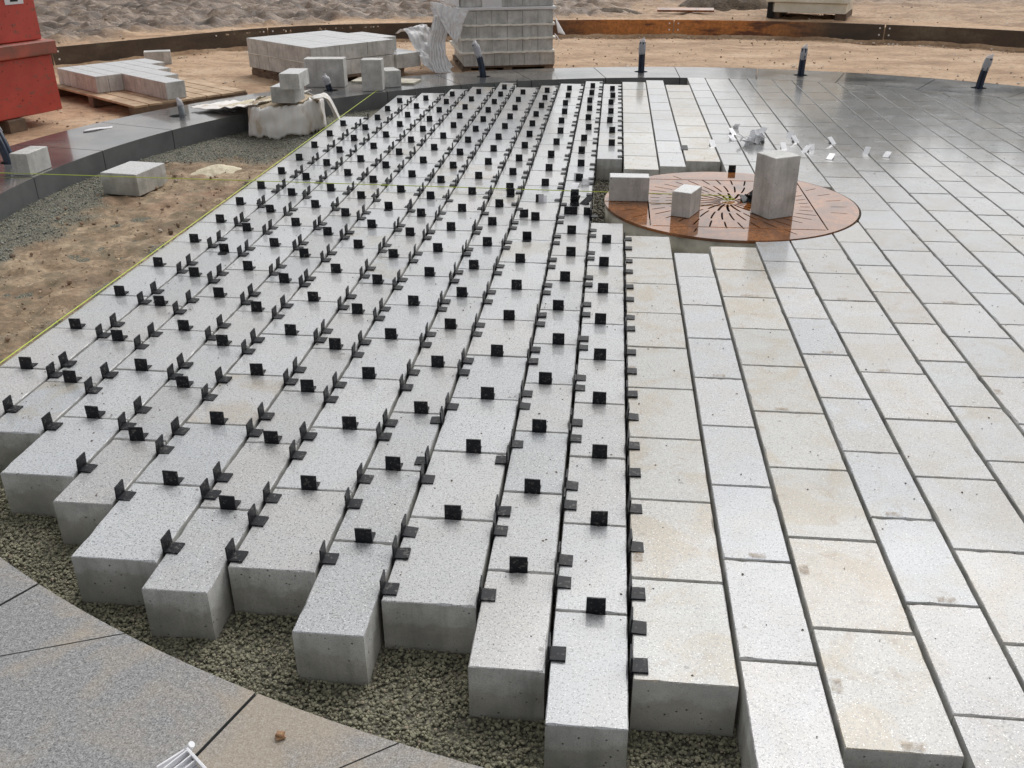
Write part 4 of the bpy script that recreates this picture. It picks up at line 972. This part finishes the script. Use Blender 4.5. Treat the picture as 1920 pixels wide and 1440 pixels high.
# ------------------------------------------------------------ sand bag on the ring
def bag():
    e = empty('sand_bag', (-2.745, 7.93, BED), 0, 'torn white woven bag with sand, slumped over the inner edge of the ring', 'bag')
    out = [(-.29, -.02), (-.24, -.27), (-.12, -.37), (.06, -.33), (.22, -.16), (.28, .04), (.22, .24), (.02, .32), (-.20, .26)]
    def at(t):
        n = len(out); q = t*n; i = int(q) % n; f = q-int(q); p0, p1, p2, p3 = [Vector(out[(i+k-1) % n]) for k in range(4)]
        return .5*((2*p1)+(p2-p0)*f+(2*p0-5*p1+4*p2-p3)*f*f+(3*p1-p0-3*p2+p3)*f**3)
    nu, nv = 90, 12; v = []
    for i in range(nu):
        p = at(i/nu)
        for j in range(nv+1):
            t = j/nv; k = 1.02-.05*t+.02*math.sin(PI*t)-.03*(t > .95); w_ = .06*noise.noise(Vector((i*.30, t*.9, 2)))+.05*noise.noise(Vector((i*.75, t*1.1, 6)))+.05*noise.noise(Vector((i*.12, t*3, 9)))
            hem = max(0, .012+.045*noise.noise(Vector((i*.17, 3, 1)))+(.05 if 20 < i < 60 else 0)*abs(noise.noise(Vector((i*.5, 1, 1))))); v.append((p.x*(k+w_), p.y*(k+w_), hem+(.258-hem)*t+.045*noise.noise(Vector((i*.13, 0, 1)))*t+.02*noise.noise(Vector((i*.5, 0, 4)))*t))
    f = [(i*(nv+1)+j, ((i+1) % nu)*(nv+1)+j, ((i+1) % nu)*(nv+1)+j+1, i*(nv+1)+j+1) for i in range(nu) for j in range(nv)]
    vb = [(p[0]*.93, p[1]*.93, p[2] if k_ % (nv+1) else -.01) for k_, p in enumerate(v)]; mesh('sand_body', vb, f, m_simple('bag_inner_sand', (.14, .125, .09), (.30, .27, .20), 22, .9, .006), None, e, True)
    o = mesh('fabric_side', v, f, M['cloth'], None, e, True); o.modifiers.new('t', 'SOLIDIFY').thickness = .004
    v = [(0, 0, .270)]; rg_ = 10
    for r in range(1, rg_+1):
        for i in range(nu):
            p = at(i/nu); k = r/rg_*.94; v.append((p.x*k, p.y*k, .258+.012*(1-k)+.008*noise.noise(Vector((p.x*k*9, p.y*k*9, 3)))-.012*(r == rg_)))
    f = [(0, 1+i, 1+(i+1) % nu) for i in range(nu)]+[(1+(r-1)*nu+i, 1+r*nu+i, 1+r*nu+(i+1) % nu, 1+(r-1)*nu+(i+1) % nu) for r in range(1, rg_) for i in range(nu)]
    mesh('sand_fill', v, f, m_simple('bag_sand', (.30, .23, .15), (.52, .43, .31), 18, .9, .006), None, e, True)
    def g2(name, fn, nu=26, nv=14, th=.004, mat='cloth'):
        v = [fn(i/nu, j/nv) for i in range(nu+1) for j in range(nv+1)]; f = [(i*(nv+1)+j, (i+1)*(nv+1)+j, (i+1)*(nv+1)+j+1, i*(nv+1)+j+1) for i in range(nu) for j in range(nv)]
        o = mesh(name, v, f, M[mat], None, e, True); o.modifiers.new('t', 'SOLIDIFY').thickness = th
    # flap hanging at the right, and the empty cloth lying back over the ring at the left
    def flap(u, t):
        drop = max(0, t-.35)/.65; x = .20+.22*t**.8+.05*u+.02*math.sin(u*9); y = .06-.16*u+.12*t*(1-u)
        z = .285+.02*math.sin(PI*t)-drop**1.5*(.36-.20*abs(u-.25)**.7)+.012*noise.noise(Vector((u*6, t*6, 1))); return (x, y, z)
    g2('flap', flap)
    def tail(u, t):
        x = (-.14+.24*t)*(1-u)+(-.90+.26*t)*u; y = (-.34+.74*t)*(1-u)+(.06+.36*t)*u
        return (x, y, max(.154, .270-.105*min(1, u*1.35)**.8+.016*abs(math.sin(u*17+5*noise.noise(Vector((t*4, u*2, 1)))))*(1-.4*u)+.012*noise.noise(Vector((u*5, t*5, 7)))+.010*abs(noise.noise(Vector((u*12, t*9, 3))))))
    g2('loose_cloth', tail, 40, 26)
    def spread(u, t):
        x, y, z = tail(u*.80, .16+.70*t); return (x, y, z+.007-.008*max(0, abs(t-.5)*2-.8)*5-.008*max(0, u-.8)*5)
    g2('sand_spread', spread, 30, 20, .003, 'pale')
bag()

# ------------------------------------------------------------ cream cabin base, mound, misc
def cabin():
    a = math.atan2(15.306-15.66, 3.399-2.294); e = empty('cream_cabin', (2.294, 15.66, .08), a, 'dirty cream cabin corner resting on dark timbers at the top edge', 'cabin')
    L, D = 1.16, .95
    m = MB(); m.box(.10, L+.01, 0, D, .085, .225, bev=.006); m.build('floor_frame', M['cream'], e)
    m = MB(); m.box(0, L+.06, -.05, D+.04, .23, 1.2, bev=.01); m.build('wall', M['cream'], e)
    m = MB(); m.box(.04, .20, .05, D-.02, -.03, .083, bev=.004); m.build('timber', M['dwood'], e)
    m = MB(); m.box(L-.14, L+.02, .04, D, -.03, .083, bev=.004); m.build('timber', M['dwood'], e)
    m = MB(); m.box(.02, .12, .0, .3, .0, .224, bev=.004); m.build('dark_leg', M['black'], e)
cabin()
def mound(c, rx, ry, h, label, mat='soil', name='soil_mound', seed=0, a=0, ground=.05):
    n, mm = 48, 24; v = [(0, 0, h)]
    for r in range(1, mm+1):
        q = r/mm
        for i in range(n):
            t = 2*PI*i/n; k = q*(1+.18*noise.noise(Vector((math.cos(t)*1.5, math.sin(t)*1.5, seed))))
            x, y = rx*k*math.cos(t), ry*k*math.sin(t); z = h*(1-q*q)**1.3+h*.28*noise.fractal(Vector((x*6/max(rx, .5), y*6/max(rx, .5), seed)), .7, 2.1, 4)*(1-q)**.5-.03*q; v.append((x, y, z))
    f = [(0, 1+i, 1+(i+1) % n) for i in range(n)]+[(1+(r-1)*n+i, 1+r*n+i, 1+r*n+(i+1) % n, 1+(r-1)*n+(i+1) % n) for r in range(1, mm) for i in range(n)]
    o = mesh(name, v, f, M[mat], None, None, True); o.location = (*c, ground); o.rotation_euler[2] = a; return tag(o, label, 'soil mound')
mound((2.0, 17.6), .95, 1.0, .42, 'dark brown mound of dug soil left of the cream cabin')
mound((-.05, 16.4), .7, .35, .10, 'low dark soil ridge behind the orange edging', seed=3)
m = MB(); m.box(-.45, .45, -.06, .06, .0, .03, bev=.003); o = m.build('rusty_plate', M['rust']); o.location = (1.12, 16.3, .12); o.rotation_euler = (.25, 0, -.03); tag(o, 'flat rusty steel plate lying on sand behind the edging', 'steel plate')
mound((-2.83, 6.52), .24, .19, .035, 'small pale heap of spilled sand on the soil left of the string', 'pale', 'sand_heap', 5, .3, BED+.004)
# small things on the ring
sheet_grid('paper_scrap', lambda u, t: (-4.09+.14*u-.03*t, 7.00+.22*u*.9+.06*t, .006+.004*math.sin(u*5)), 8, 4, M['paper'], 'torn white paper lying on the dark ring at the left', 'paper', .0015)
sheet_grid('plastic_scrap', lambda u, t: (-3.315+.09*u, 7.98-.04*u+.05*t, .006+.004*math.sin(u*5)), 6, 3, M['film'], 'small white plastic scrap on the ring beside the sand bag', 'plastic', .0015)
m = MB(); rd = random.Random(4)
for k in range(2): m.box(-.010+.006*k, .009, -.006, .010, .001+.005*k, .008+.006*k, rot=.5+k, bev=.002)
o = m.build('pebble', M['stonebit']); o.location = (-.616, 1.321, 0); tag(o, 'small brown stone chip on the near grey border stone', 'stone')
# the white film clip at the bottom edge
def film_clip():
    e = empty('white_clip', (-.752, 1.215, .004), R(-38), 'grey white plastic clip, cut by the bottom edge, on the near ring', 'clip')
    def bx(name, x0, x1, y0, y1, z0, z1, rx=0, ry=0, rz=0, mat='wclip'):
        m = MB(); m.box(x0, x1, y0, y1, z0, z1, bev=.001); o = m.build(name, M[mat], e); o.rotation_euler = (rx, ry, rz); return o
    bx('arm', -.045, .055, .014, .020, .0, .026, .25)
    bx('plate', -.045, .04, -.05, .012, .002, .005, .12, 0, 0)
    bx('arm', -.052, -.047, -.05, .014, .0, .030, 0, -.2)
    for i in range(3): bx('rib', -.044+.014*i, -.041+.014*i, -.045, .012, .004, .022, 0, .25, .15)
    m = MB(); m.tube([(-.055, .014, .012), (-.045, .022, .030)], [.009, .007], 8); m.build('knob', M['wclip'], e)
    m = MB(); m.tube([(.045, .006, .01), (.065, .014, .02)], [.003, .002], 6); m.build('tip', M['clear'], e)
film_clip()

for o in COL.objects:
    if o.parent is None and o.get('label') and not o.get('kind'): o['kind'] = 'thing'
